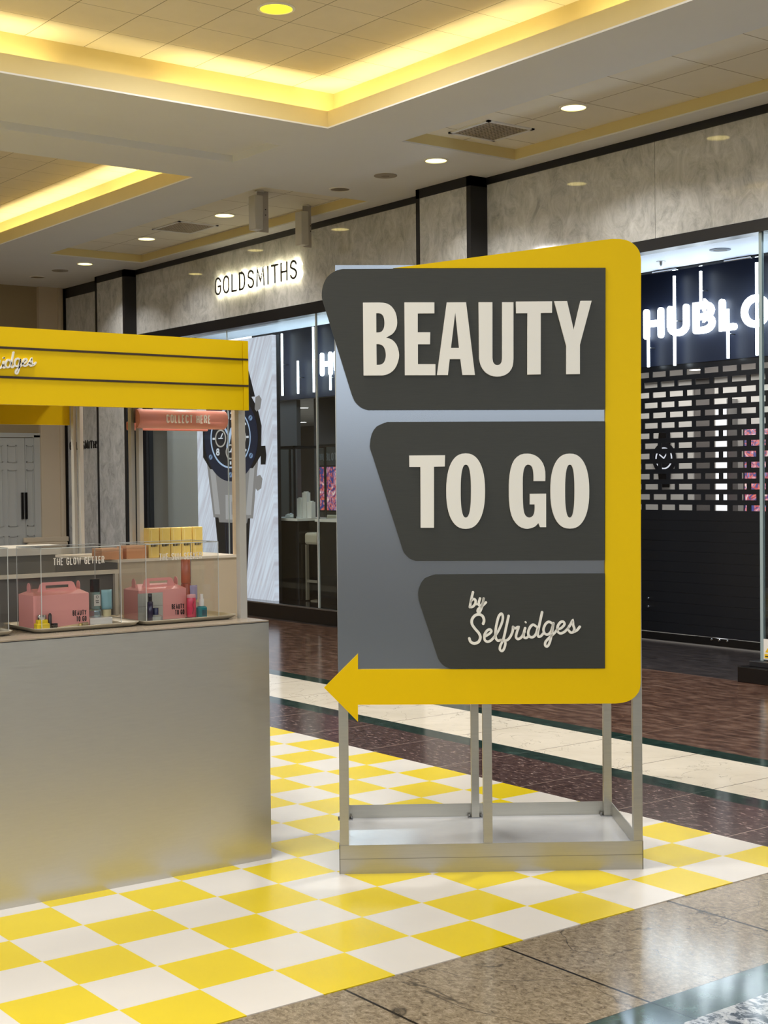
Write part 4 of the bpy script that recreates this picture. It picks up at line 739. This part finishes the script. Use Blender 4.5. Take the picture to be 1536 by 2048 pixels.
def tube(name, label, x, y, z, h, w, col, capc, caph, cat='tube'):
    t = thing(name, label, cat, (x, y, z))
    mb = MB(); n_ = 20; rings = []
    for k in range(7):
        f_ = k/6; rx = w/2*(1-.0*f_)+.001*f_; ry = max(.0012, (w*.36)*(1-f_)**.8)
        rings.append([mb.bm.verts.new((rx*math.cos(2*math.pi*i/n_), ry*math.sin(2*math.pi*i/n_), caph+(h-caph)*f_)) for i in range(n_)])
    for a, b2 in zip(rings, rings[1:]):
        for i in range(n_):
            q = mb.face([a[i], a[(i+1) % n_], b2[(i+1) % n_], b2[i]]); q.smooth = True
    mb.face(list(reversed(rings[0]))); mb.face(rings[-1]); mb.build('tube_body', col, t)
    MB().lathe([(w*.40, 0), (w*.40, caph-.001), (w*.36, caph)], sy=.75).build('cap', capc, t)
    return t
tube('cream_tube', 'pale blue cream tube standing on its cream cap beside the serum bottle', 2.582, 5.248, ZR, .106, .045, M_('pale_blue', 140, 186, 196, rough=.35), M_('cream_cap', 222, 212, 170, rough=.3), .028)
# case two
t = thing('skincare_card', 'grey square card leaning on the pink box in the right lettered acrylic case', 'card', (2.745, 5.195, ZI)); bx(-.052, .060, -.003, .0, 0, .112).build('card', M_('card_grey', 176, 176, 166, rough=.5), t)
bx(-.052, .060, -.0035, -.003, .058, .0595).box(-.02, .04, -.0035, -.003, .05, .0508).build('print', M_('print_grey', 120, 118, 112, rough=.5), t)
lathe_obj('perfume_vial', 'slim dark navy spray vial in front of the grey card', 'bottle', 2.725, 5.150, ZI+.0, [('vial_body', [(.0105, 0), (.0115, .003), (.0115, .078), (.009, .082)], M_('navy_bottle', 34, 26, 58, rough=.15)), ('cap', [(.0075, .082), (.008, .083), (.008, .112), (.007, .114)], M_('navy_cap', 22, 18, 30, rough=.25))])
lathe_obj('glass_jar', 'small clear glass jar with navy cube lid in front of the grey card', 'jar', 2.752, 5.156, ZI, [('jar_body', [(.027, 0), (.029, .004), (.028, .020), (.018, .027)], M_('jar_glass', 170, 178, 180, rough=.06, metal=.5)), ('lid', [(.012, .027), (.012, .052), (.011, .054)], M_('navy_lid', 30, 34, 72, rough=.25))])
lathe_obj('spray_can', 'tall orange-brown cylindrical spray behind the pink box in the right lettered acrylic case', 'bottle', 2.968, 5.29, ZI, [('can_body', [(.020, 0), (.021, .003), (.021, .130), (.019, .136)], M_('terracotta', 176, 84, 52, rough=.3)), ('cap', [(.0195, .137), (.020, .139), (.020, .232), (.018, .236)], M_('terracotta_cap', 190, 104, 70, rough=.25))])
tube('lilac_tube', 'lilac tube standing at the back right of the right lettered acrylic case', 2.993, 5.27, ZI+.055, .072, .034, M_('lilac', 170, 160, 196, rough=.4), M_('pale_gold', 200, 188, 160, rough=.3), .012)
t = thing('clear_riser', 'small clear block lifting the lilac tube', 'riser', (2.993, 5.27, ZI)); bx(-.020, .020, -.015, .015, 0, .055).build('riser_body', M_('frosted_block', 200, 186, 168, rough=.2), t)
t = thing('pink_tube', 'hot pink transparent tube pack right of the pink box', 'tube', (2.922, 5.165, ZI))
MB().lathe([(.019, 0), (.020, .003), (.020, .078), (.018, .085)], sy=.7).build('tube_body', M_('hot_pink', 226, 56, 92, rough=.2), t); MB().lathe([(.0195, .085), (.0195, .096), (.017, .098)], sy=.7).build('cap', M_('pale_pink', 232, 170, 176, rough=.3), t)
MB().stroke([(-.004, .02), (.003, .04), (-.002, .055), (.004, .07)], .003, -.0152, -.0142).build('print', M_('dark_red', 140, 30, 50, rough=.4), t)
t = lathe_obj('dropper_bottle', 'small teal bottle with white pump cap at the right front of the tray', 'bottle', 2.966, 5.158, ZI, [('bottle_body', [(.020, 0), (.022, .004), (.022, .042), (.018, .047), (.009, .049)], M_('teal_glass', 20, 130, 140, rough=.12)), ('cap', [(.0105, .049), (.0105, .075), (.0075, .080), (.0075, .096), (.006, .098)], white_gloss)])
bx(-.010, .010, -.0228, -.0222, .010, .034).build('print', M_('dark_teal', 10, 78, 92, rough=.4), t)
t = thing('eyeliner_pencil', 'thin dark pencil lying on the tray before the pink tube', 'cosmetic', (2.912, 5.138, ZI+.004), R(-18)); MB().cyl((-.03, 0, 0), (.022, 0, 0), .0032, seg=12).build('pencil', M_('cap_black', 24, 24, 26, rough=.2), t); MB().cyl((.022, 0, 0), (.03, 0, 0), .0032, .0006, seg=12).build('tip', M_('dark_red', 140, 30, 50, rough=.4), t)
# left case, cut by the frame
lathe_obj('white_bottle', 'slim white bottle at the left edge of the photo inside the cut-off case', 'bottle', 2.066, 5.17, ZI, [('bottle_body', [(.013, 0), (.014, .003), (.014, .085), (.012, .09)], white_gloss), ('cap', [(.0125, .0905), (.0125, .115), (.011, .117)], M_('cream_cap', 222, 212, 170, rough=.3))])
tube('grey_tube', 'pale grey tube beside the slim white bottle inside the cut-off case', 2.11, 5.26, ZI, .10, .024, M_('grey_tube_body', 168, 172, 176, rough=.35), white_gloss, .02)
# amber packs and wooden-look cartons on the collection counter
amber = mat('amber_pack', lin(242, 212, 118), .22, var=.05, vs_=20)
proto = None
names = ['leftmost', 'second from the left', 'middle', 'second from the right', 'rightmost']
for i in range(5):
    x = 3.133+i*.0574
    if proto is None:
        proto = thing('amber_carton', '', 'carton', (x, 5.90, 1.197), group='amber cartons on the collection counter')
        bx(-.0265, .0265, -.026, .026, 0, .136, bev=.003).build('carton_body', amber, proto)
        bx(-.016, -.012, -.0272, -.026, .01, .126).build('window_strip', M_('amber_light', 250, 226, 150, rough=.2), proto)
        textm('BEAUTY', -.017, .050, .013, .0052, .0012, .0022, -.0275, -.0262, fit=.034).build('lettering', black_letter, proto)
        o = proto
    else:
        o = proto.copy(); C.objects.link(o); o.location = (x, 5.90, 1.197)
        for ch in list(proto.children):
            c2 = ch.copy(); C.objects.link(c2); c2.parent = o
    o['label'] = 'amber yellow translucent carton, %s of the five on the collection counter' % names[i]
for i, (x0, x1, z1, lab) in enumerate(((2.860, 2.966, .050, 'low orange carton on the collection counter, left of the pair'), (2.984, 3.086, .058, 'low orange carton on the collection counter, right of the pair'))):
    t = thing('orange_carton', lab, 'carton', ((x0+x1)/2+.012, 5.93, 1.197)); h_ = (x1-x0)/2
    
    bx(-h_, h_, -.05, .05, 0, z1-.012, bev=.002).build('carton_body', M_('peach_card', 222, 160, 112, rough=.4), t); bx(-h_, h_, -.05, .05, z1-.0115, z1, bev=.002).build('lid', M_('peach_lid', 232, 176, 130, rough=.35), t)

# ================================================================== shop signs
def on_wall(name, label, cat, x, y, z, group=None): return thing(name, label, cat, (x, y, z), -R(90), group)
g1 = on_wall('shop_name_sign', 'dark halo-lit shop name letters on the grey stone fascia', 'sign', XF, 14.725, 3.742)
xx = 0.; Wd = 1.735
adv = {c: (NARROW.get(c, 1.)) for c in 'GOLDSMITHS'}; adv['I'] = .3
tot = sum(adv[c] for c in 'GOLDSMITHS'); gp = .055; uw = (Wd-gp*9)/tot
for c in 'GOLDSMITHS':
    aw = adv[c]*uw
    l_ = MB()
    for pl in G[c]: l_.stroke([(xx+.009+p[0]*(aw-.018), .009+p[1]*(.205-.018)) for p in pl], .023, -.046, -.0395)
    lo = l_.build('letter', black_trim, g1)
    h_ = MB()
    for pl in G[c]: h_.stroke([(xx+.009+p[0]*(aw-.018), .009+p[1]*(.205-.018)) for p in pl], .016, -.0394, -.0380)
    h_.build('halo_light', halo_glow, lo)
    xx += aw+gp
g2 = on_wall('small_shop_name', 'small black unlit shop name lettering on the far grey stone panel', 'sign', XF, 18.86, 2.01)
textm('GOLDSMITHS', 0, 0, .12, .075, .022, .02, -.012, 0, fit=.93).build('lettering', black_letter, g2)
def bigsign(y, label, n):
    t = on_wall('illuminated_name_sign', label, 'sign', 10.19, y, 2.838)
    x = 0
    for c, w_ in (('H', .238), ('U', .25), ('B', .245), ('L', .19), ('O', .30), ('T', .24)):
        l_ = MB(); sw = .060
        pls = G[c] if c != 'O' else [arcpts(.5, .5, .5, .5, 0, 360, 24)]
        for pl in pls: l_.stroke([(x+sw/2+p[0]*(w_-sw), sw/2+p[1]*(.285-sw)) for p in pl], sw, -.05, -.022)
        l_.build('letter', neon, t); x += w_+.055
    return t
bigsign(9.29, 'large white glowing shop name letters on navy fascia above the shutter, right of the sign', 6)
bigsign(14.64, 'white glowing letters starting with H on navy fascia inside the left shop window', 6)
def neon_tube(y, z0, z1, label, grp):
    t = on_wall('neon_tube', label, 'neon tube', 10.19, y, (z0+z1)/2, grp)
    MB().cyl((0, -.09, z0-(z0+z1)/2), (0, -.09, z1-(z0+z1)/2), .0135, seg=14).build('tube', neon, t)
    MB().cyl((0, -.09, 0), (0, 0, 0), .006, seg=8).build('standoff', steel, t)
for k, (y, a, b2, lab) in enumerate(((9.19, 2.575, 2.93, 'short white neon tube hanging down from the letter H above the shutter'),
    (8.87, 2.567, 3.385, 'long white neon tube running through the letter U above the shutter'),
    (8.56, 3.05, 3.39, 'white neon tube rising out of the letter B above the shutter'),
    (8.255, 2.586, 3.02, 'white neon tube dropping from the letter L above the shutter'),
    (7.94, 2.589, 3.39, 'long white neon tube crossing the letter O beside the glass edge'))):
    neon_tube(y, a, b2, lab, 'neon tubes above the shutter')
for k, (y, a, b2, lab) in enumerate(((15.43, 2.638, 3.43, 'leftmost long neon tube seen through the left shop window'),
    (15.07, 2.644, 3.055, 'short neon tube between two long ones in the left shop window'),
    (14.72, 2.644, 3.45, 'long neon tube just left of the H in the left shop window'),
    (14.36, 2.65, 2.95, 'neon tube below the H in the left shop window, beside the sign edge'))):
    neon_tube(y, a, b2, lab, 'neon tubes in the left shop window')

# roller shutter
sh = thing('roller_shutter', 'black roller shutter with brick-pattern openings over solid slats, beneath glowing letters', 'shutter', (10.22, 8.1, 0))
Y0, Y1 = 5.5, 9.9
mb = MB(); pitch = .0958; hw = .165; py = .207; zt = 2.507
prev = 2.585
for r in range(14):
    zc = zt-r*pitch; z0, z1 = zc-.0255, zc+.0255
    mb.box(10.20, 10.212, Y0, Y1, z1, prev); prev = z0
    off = 9.152-(py/2 if r % 2 else 0)
    k = int((off-Y0)/py)+1
    ys_ = sorted([off-py*i for i in range(-4, k+1)])
    for a in ys_:
        c0, c1 = a+hw/2, a+py-hw/2
        if c1 > Y0 and c0 < Y1: mb.box(10.20, 10.212, max(c0, Y0), min(c1, Y1), z0, z1)
wp(mb, 'perforated_curtain', shutter_mat, sh)
mb = MB(); z = prev
while z > .10:
    mb.box(10.20, 10.214, Y0, Y1, max(z-.0925, .08), z); mb.box(10.205, 10.21, Y0, Y1, max(z-.0958, .08), z-.0925); z -= .0958
wp(mb, 'solid_slats', shutter_mat, sh)
wp(MB().box(10.19, 10.225, Y0, Y1, .012, .082), 'bottom_rail', black_gloss, sh)
wp(MB().box(10.183, 10.225, Y0, Y1, .0, .012), 'rubber_strip', mat('strip_grey', lin(120, 116, 112), .4), sh)
for y, z in ((9.29, .40), (9.29, .32), (8.53, .07), (8.44, .07), (8.35, .07)):
    wp(MB().cyl((10.18, y, z), (10.20, y, z), .010, seg=12), 'bolt', chrome, sh)
# vestibule ceiling fittings
t = thing('sprinkler_head', 'small chrome fire sprinkler on the bluish white ceiling right of the sign', 'sprinkler', (9.25, 8.27, 3.37))
MB().lathe([(.04, 0), (.04, -.004), (.012, -.008), (.010, -.03)], seg=20).build('escutcheon', steel, t); MB().lathe([(.006, -.03), (.006, -.055), (.022, -.057), (.022, -.060)], seg=16).build('deflector', steel, t)
t = thing('ceiling_outlet', 'round grey ceiling outlet on the bluish white ceiling near the glass screen', 'ceiling vent', (9.17, 7.57, 3.37))
MB().lathe([(.085, 0), (.085, -.005), (.06, -.008)], seg=32).build('rim', mat('outlet_grey', lin(96, 106, 118), .5), t); MB().lathe([(.055, -.008), (.055, -.0095)], seg=28).build('grille', black_side, t)
t = thing('lighting_track', 'black lighting track along the ceiling slot above the glowing letters', 'light track', (9.66, 8.2, 3.39))
wp(MB().box(9.64, 9.68, 6.9, 9.6, 3.355, 3.375), 'rail', black_gloss, t)
for y in (7.75, 8.55, 9.1): wp(MB().box(9.60, 9.63, y-.14, y+.14, 3.345, 3.36, bev=.004), 'lamp_head', chrome, t)

# interior of the boutique seen through the left window
ws = thing('watch_billboard', 'tall backlit billboard of a giant dark wristwatch behind the left shop window', 'billboard', (9.10, 14.1, .10), -R(90))
# local x runs along -Y from y = 15.9; mesh x = 14.1 - y
def ly(y): return 14.1-y
bbm = bpy.data.materials.new('backlit_streaks'); nt, b = nodes(bbm)
g = nt.nodes.new('ShaderNodeTexCoord'); mp = nt.nodes.new('ShaderNodeMapping'); mp.inputs['Scale'].default_value = (9, 1, .5)
mp0 = nt.nodes.new('ShaderNodeMapping'); mp0.inputs['Rotation'].default_value = (0, R(-28), 0); nt.links.new(g.outputs['Object'], mp0.inputs[0]); nt.links.new(mp0.outputs[0], mp.inputs[0]); n = nt.nodes.new('ShaderNodeTexNoise'); n.inputs['Scale'].default_value = 3; n.inputs['Detail'].default_value = 6; nt.links.new(mp.outputs[0], n.inputs['Vector'])
r = nt.nodes.new('ShaderNodeValToRGB'); nt.links.new(n.outputs[0], r.inputs[0]); r.color_ramp.elements[0].position = .35; r.color_ramp.elements[1].position = .65
r.color_ramp.elements[0].color = lin(188, 186, 200); r.color_ramp.elements[1].color = lin(216, 224, 240)
nt.links.new(r.outputs[0], b.inputs['Emission Color']); b.inputs['Emission Strength'].default_value = .9; b.inputs['Base Color'].default_value = (.1, .1, .1, 1); b.inputs['Roughness'].default_value = .3
bx(ly(15.88), ly(14.12), 0, .06, 0, 3.15).build('lightbox', bbm, ws)
bx(ly(15.89), ly(14.11), .06, .10, -.01, 3.155).build('rear_case', black_trim, ws)
def em(n, c, s=.7): return MATS.get(n) or mat(n, lin(*[v*.25 for v in c]), .3, emit=lin(*c), es=s)
w_dark, w_blk, w_steel, w_ice, w_white = em('print_navy', (24, 34, 60)), em('print_black', (16, 17, 24)), em('print_steel', (150, 146, 146)), em('print_ice', (190, 215, 250)), em('print_white', (235, 240, 250))
CX, CZ = ly(15.047), 2.055-.10
def pz(x, y): return (ly(x), y-.10)
strap = [(CX-.44, 1.08), (CX-.30, -.0), (CX-.26, .0), (CX+.30, .0), (CX+.33, .25), (CX+.42, 1.08)]
strap = [(CX-.42, 1.08), (CX-.25, .02), (CX+.28, .02), (CX+.42, 1.08)]
sp_ = MB().plate([strap], -.004, 0).build('strap', w_blk, ws)
gr = MB()
for k in range(9):
    x = -.16+.05*k; gr.stroke([(CX+x*1.05, 1.0), (CX+x*.75, .05)], .012, -.0055, -.004, caps=False)
gr.build('strap_ribs', w_dark, sp_)
MB().plate([[(CX-.36, 2.75), (CX-.30, 3.1), (CX+.20, 3.1), (CX+.42, 2.75), (CX+.55, 2.45), (CX-.5, 2.45)]], -.004, 0).build('strap', w_blk, ws)
MB().plate([[(CX-.60, 1.75), (CX-.44, 1.0), (CX-.32, 1.0), (CX-.30, .94), (CX+.34, .94), (CX+.36, 1.0), (CX+.48, 1.0), (CX+.62, 1.75)]], -.008, -.004).build('case', w_steel, ws)
MB().plate([[(CX-.14, .98), (CX+.20, .98), (CX+.20, 1.28), (CX-.14, 1.28)]], -.011, -.008).build('lug_plate', em('print_steel_light', (185, 182, 184)), ws)
MB().plate([[(CX-.52, 1.66), (CX-.40, 1.66), (CX-.28, 1.04), (CX-.40, 1.04)]], -.0105, -.008).plate([[(CX+.54, 1.66), (CX+.44, 1.66), (CX+.32, 1.04), (CX+.44, 1.04)]], -.0105, -.008).build('case_highlight', em('print_steel_light', (185, 182, 184)), ws)
MB().plate([[(CX+.0, 1.04), (CX+.17, 1.04), (CX+.17, 1.2), (CX+.0, 1.2)], [(CX+.02, 1.06), (CX+.15, 1.06), (CX+.15, 1.18), (CX+.02, 1.18)]], -.013, -.011).build('buckle_outline', w_steel, ws)
MB().plate([[(CX+.1, 2.60), (CX+.42, 2.52), (CX+.62, 2.3), (CX+.70, 2.1), (CX+.68, 1.75), (CX+.5, 1.6), (CX-.5, 1.6), (CX-.67, 1.75), (CX-.67, 2.1), (CX-.55, 2.42)]], -.012, -.008).build('case_body', w_blk, ws)
for dz, s_c in ((2.36, .07), (1.42, .07)):
    MB().plate([[(CX+.56, dz-.06), (CX+.60, dz-.09), (CX+.68, dz-.06), (CX+.71, dz+.05), (CX+.66, dz+.10), (CX+.58, dz+.08)]], -.014, -.010).build('pusher', w_steel, ws)
MB().plate([[(CX+.68, 1.86), (CX+.78, 1.86), (CX+.80, 1.75), (CX+.78, 1.64), (CX+.68, 1.64)]], -.014, -.010).build('crown', w_blk, ws)
MB().plate([arcpts(CX, CZ+.02, .62, .53, 0, 352.5, 47), arcpts(CX, CZ+.02, .47, .37, 0, 352.5, 47)], -.018, -.012).build('bezel', w_dark, ws)
MB().plate([arcpts(CX, CZ+.02, .47, .37, 0, 352.5, 47), arcpts(CX, CZ+.02, .452, .352, 0, 352.5, 47)], -.020, -.012).build('inner_ring', w_ice, ws)
dial = MB().plate([arcpts(CX, CZ+.02, .45, .35, 0, 352.5, 47)], -.015, -.012).build('dial', em('print_dial', (30, 33, 44)), ws)
for a in range(0, 360, 60):
    x, z = CX+.545*math.cos(R(a+30)), CZ+.02+.45*math.sin(R(a+30))
    s__ = MB().plate([arcpts(x, z, .042, .032, 0, 330, 11)], -.021, -.018).build('bezel_screw', em('print_screw', (130, 158, 196)), ws)
    MB().stroke([(x-.025, z-.02), (x+.025, z+.02)], .008, -.023, -.021, caps=False).build('screw_slot', w_blk, s__)
for x, z, rx in ((-.23, .0, .13), (.22, .0, .14), (.0, -.17, .11)):
    MB().plate([arcpts(CX+x, CZ+.02+z, rx, rx*.85, 0, 345, 23), arcpts(CX+x, CZ+.02+z, rx-.02, rx*.85-.018, 0, 345, 23)], -.019, -.015).build('subdial_ring', em('print_pale', (190, 184, 176)), dial)
    MB().stroke([(CX+x, CZ+.02+z), (CX+x+.05, CZ+.08+z)], .014, -.020, -.015, caps=False).stroke([(CX+x-.05, CZ+.02+z), (CX+x+.05, CZ+.02+z)], .01, -.020, -.015, caps=False).build('subdial_hand', w_white, dial)
nb = MB()
for a in range(0, 360, 30):
    if a in (90, 240, 210): continue
    nb.stroke([(CX+.37*math.cos(R(a)), CZ+.02+.285*math.sin(R(a))), (CX+.42*math.cos(R(a)), CZ+.02+.325*math.sin(R(a)))], .025, -.019, -.015, caps=False)
text(nb, '12', CX-.07, CZ+.24, .10, .06, .02, .018, -.019, -.015); text(nb, '8', CX-.34, CZ-.19, .09, .08, .0, .018, -.019, -.015)
nb.build('numerals', w_white, dial)
MB().stroke([(CX, CZ+.02), (CX-.20, CZ+.22)], .03, -.022, -.018).stroke([(CX, CZ+.02), (CX+.10, CZ+.30)], .02, -.022, -.018).stroke([(CX-.06, CZ-.08), (CX+.03, CZ+.12)], .05, -.022, -.018).build('hands', w_ice, dial)

# grey return panel left of the billboard
gp_ = bx(9.12, 9.18, 15.90, 16.70, .1, 3.37); struct('wall_right', gp_, mat('grey_panel', lin(188, 190, 194), .35))
struct('floor', bx(XF+.1, 10.2, 10.75, 16.75, .10, .14), black_gloss)
struct('wall_right', bx(10.26, 10.32, 15.15+.2, 16.2, .14, 2.585), mat('boutique_grey', lin(84, 84, 84), .4))
def dcase(y0, y1, label, top=True):
    t = thing('watch_display_counter', label, 'display counter', (9.5, (y0+y1)/2, .14))
    wp(bx(9.30, 9.75, y0, y1, .14, 1.075, bev=.004), 'plinth', black_gloss, t)
    wp(bx(9.28, 9.77, y0-.005, y1+.005, 1.075, 1.105), 'top_slab', white_gloss, t)
    fr = MB(); e = .022; a0, a1 = y0+.08, y1-.02
    for x in (9.30, 9.74):
        for y in (a0, a1-e): fr.box(x, x+e, y, y+e, 1.105, 1.95)
        fr.box(x, x+e, a0, a1, 1.93, 1.955)
    for y in (a0, a1-e): fr.box(9.30, 9.76, y, y+e, 1.93, 1.955)
    wp(fr, 'frame', black_trim, t)
    wp(MB().box(9.306, 9.310, a0+e, a1-e, 1.105, 1.93), 'glass_pane', shop_glass, t)
    return t
dcase(13.90, 14.78, 'dark display counter with black framed glass top right of the watch billboard')
dcase(12.60, 13.53, 'dark display counter right of the stool, partly hidden by the sign')
for i, (y, zz, w_, lab) in enumerate(((14.03, .30, .05, 'tallest white watch stand inside the glass cabinet'), (14.14, .23, .05, 'medium white watch stand left of the tallest one'), (13.92+.005, .19, .05, 'short white watch stand right of the tallest one'))):
    t = thing('watch_stand', lab, 'display stand', (9.5+.0*i, y, 1.105)); bx(-.03, .03, -w_*.9, w_*.9, 0, zz, bev=.003).build('block', white_gloss, t); MB().cyl((0, 0, zz), (0, 0, zz+.012), .03).build('pad', M_('sticker', 205, 205, 196, rough=.5), t)
for y, lab in ((14.30, 'small white watch cushion at the left of the glass cabinet'), (13.2, 'small white watch cushion near the sign edge')):
    t = thing('watch_cushion', lab, 'display stand', (9.45, y, 1.105)); MB().lathe([(.04, 0), (.055, .01), (.05, .035), (.025, .045)], sy=1.3).build('cushion', white_gloss, t); MB().cyl((0, -.04, .035), (0, .04, .035), .018).build('watch_roll', chrome, t)
st = thing('bar_stool', 'pale upholstered bar stool between the two dark display counters', 'stool', (9.53, 13.715, .14))
mb = MB().box(-.17, .17, -.165, .165, .66, .80, bev=.03); mb.build('seat', M_('stool_fabric', 186, 178, 160, rough=.7), st)
bx(.15, .18, -.16, .16, .80, 1.0, bev=.012).build('backrest', MATS['stool_fabric'], st)
for a in (-1, 1):
    for c in (-1, 1): bx(a*.145-.016, a*.145+.016, c*.14-.016, c*.14+.016, .012, .66).build('leg', M_('stool_leg', 160, 150, 134, metal=.4, rough=.4), st)
MB().box(-.14, .14, -.15, -.13, .22, .25).box(-.16, -.14, -.14, .14, .22, .25).build('footrest', M_('stool_leg', 160, 150, 134), st)
MB().lathe([(.165, 0), (.165, .008), (.05, .014)], seg=36).build('base_disc', MATS['stool_leg'], st)
# colourful posters
pm_ = bpy.data.materials.new('poster_art'); nt, b = nodes(pm_)
g = nt.nodes.new('ShaderNodeTexCoord'); v = nt.nodes.new('ShaderNodeTexNoise'); v.inputs['Scale'].default_value = 7; v.inputs['Detail'].default_value = 6; v.inputs['Distortion'].default_value = 2.5
nt.links.new(g.outputs['Object'], v.inputs['Vector']); r = nt.nodes.new('ShaderNodeValToRGB'); nt.links.new(v.outputs[0], r.inputs[0])
e_ = r.color_ramp.elements; e_[0].position = .40; e_[0].color = lin(40, 50, 130); e_[1].position = .62; e_[1].color = lin(240, 220, 210)
for p_, c_2 in ((.44, (180, 50, 70)), (.48, (230, 110, 90)), (.52, (90, 110, 180)), (.56, (240, 150, 150))): q = e_.new(p_); q.color = lin(*c_2)
r.color_ramp.interpolation = 'CONSTANT'
nt.links.new(r.outputs[0], b.inputs['Emission Color']); b.inputs['Emission Strength'].default_value = .8; b.inputs['Base Color'].default_value = (.1, .1, .1, 1)
def poster(x, y0, y1, z0, z1, label, header=None):
    t = thing('lit_poster', label, 'poster', (x, (y0+y1)/2, (z0+z1)/2), -R(90)); h_ = (y1-y0)/2; v_ = (z1-z0)/2
    bx(-h_, h_, 0, .03, -v_, v_).build('art_panel', pm_, t); MB().box(-h_-.02, h_+.02, .005, .04, -v_-.02, -v_).box(-h_-.02, h_+.02, .005, .04, v_, v_+.02).box(-h_-.02, -h_, .005, .04, -v_, v_).box(h_, h_+.02, .005, .04, -v_, v_).build('frame', black_trim, t)
    if header:
        hd = bx(-h_, h_, .0, .03, v_+.02, v_+.24).build('header_panel', dark_wall, t)
        textm(header, -h_*.8, v_+.08, .10, .06, .018, .016, -.006, 0, fit=h_*1.6).build('header_lettering', M_('header_grey', 160, 160, 162, rough=.4), hd)
poster(10.62, 14.93, 15.40, 1.16, 1.72, 'colourful abstract lit poster under a grey name header in the left shop', 'HUBLOT')
poster(11.9, 8.85, 9.52, 1.05, 2.05, 'colourful poster behind the shutter openings near the glass screen')
t = thing('poster_column', 'dark column carrying the colourful poster in the left shop', 'column', (10.75, 15.15, 0)); wp(bx(10.665, 10.9, 14.8, 15.55, 0, 2.62), 'shaft', dark_wall, t); wp(bx(10.655, 10.91, 14.79, 15.56, 0, .1), 'base', black_gloss, t)
lb = thing('bright_white_column', 'white column with painted-in glow behind the shutter openings', 'column', (11.9, 9.83, 0)); wp(bx(11.86, 11.99, 9.70, 9.86, 0, 2.3), 'glowing_shaft', emis('column_glow', (.95, .97, 1, 1), 1.1), lb); wp(bx(11.84, 11.99, 9.68, 9.70, 0, 2.35), 'side_rail', steel, lb)  # white column's brightness put in as emission, not a lamp
wc = thing('watch_poster', 'dark watch picture on the pale wall behind the shutter openings', 'poster', (11.985, 10.68, 1.75), -R(90))
MB().plate([arcpts(0, 0, .17, .17, 0, 350, 35)], -.01, 0).build('watch_face', black_trim, wc); MB().plate([[(-.09, .15), (.09, .15), (.07, .32), (-.07, .32)]], -.008, 0).build('strap', black_gloss, wc); MB().plate([[(-.09, -.15), (.09, -.15), (.07, -.32), (-.07, -.32)]], -.008, 0).build('strap', black_gloss, wc)
MB().plate([arcpts(0, 0, .12, .12, 0, 350, 35), arcpts(0, 0, .105, .105, 0, 350, 35)], -.014, -.010).stroke([(0, 0), (.05, .06)], .012, -.014, -.01).stroke([(0, 0), (-.06, .04)], .012, -.014, -.01).build('dial_ring', w_white, wc)
def inner_light(x, y, label, grp):
    t = thing('shop_downlight', label, 'ceiling light', (x, y, 2.62), group=grp)
    MB().lathe([(.09, 0), (.09, -.004), (.075, -.006)], seg=24).build('trim_ring', white_gloss, t); MB().lathe([(.07, -.006), (.07, -.0075)], seg=24).build('lens', emis('shop_lens', (1, 1, 1, 1), 5) if 'shop_lens' not in MATS else MATS['shop_lens'], t)
for x, y, lab in ((11.82, 17.5, 'nearest left downlight inside the left shop'), (11.85, 17.02, 'nearest right downlight inside the left shop, closest to the sign edge'), (13.34, 19.2, 'downlight in the second row inside the left shop'), (14.7, 21.8, 'farthest downlight inside the left shop')):
    inner_light(x, y, lab, 'downlights inside the left shop')
for x, y, lab in ((11.2, 9.55, 'downlight seen through the top row of shutter openings'), (11.6, 8.8, 'downlight seen through the second row of shutter openings near the glass')):
    inner_light(x, y, lab, 'downlights behind the shutter')
# warning sticker on the glass screen
t = thing('warning_sticker', 'yellow and white triangle warning sticker low on the glass screen', 'sticker', (XF+.018, 6.79, .22), -R(90))
MB().box(-.055, .12, -.0, .001, -.055, .10).build('backing', white_gloss, t)
MB().plate([[(-.04, .0), (.10, .0), (.03, .09)], [(-.015, .012), (.075, .012), (.03, .07)]], -.0015, 0).box(-.045, .11, -.0015, 0, -.045, -.012).build('symbol', M_('warn_yellow', 236, 190, 20, rough=.4), t)
MB().box(.026, .034, -.002, -.0005, .025, .055).box(-.04, .10, -.002, -.0015, -.035, -.028).build('print', black_letter, t)
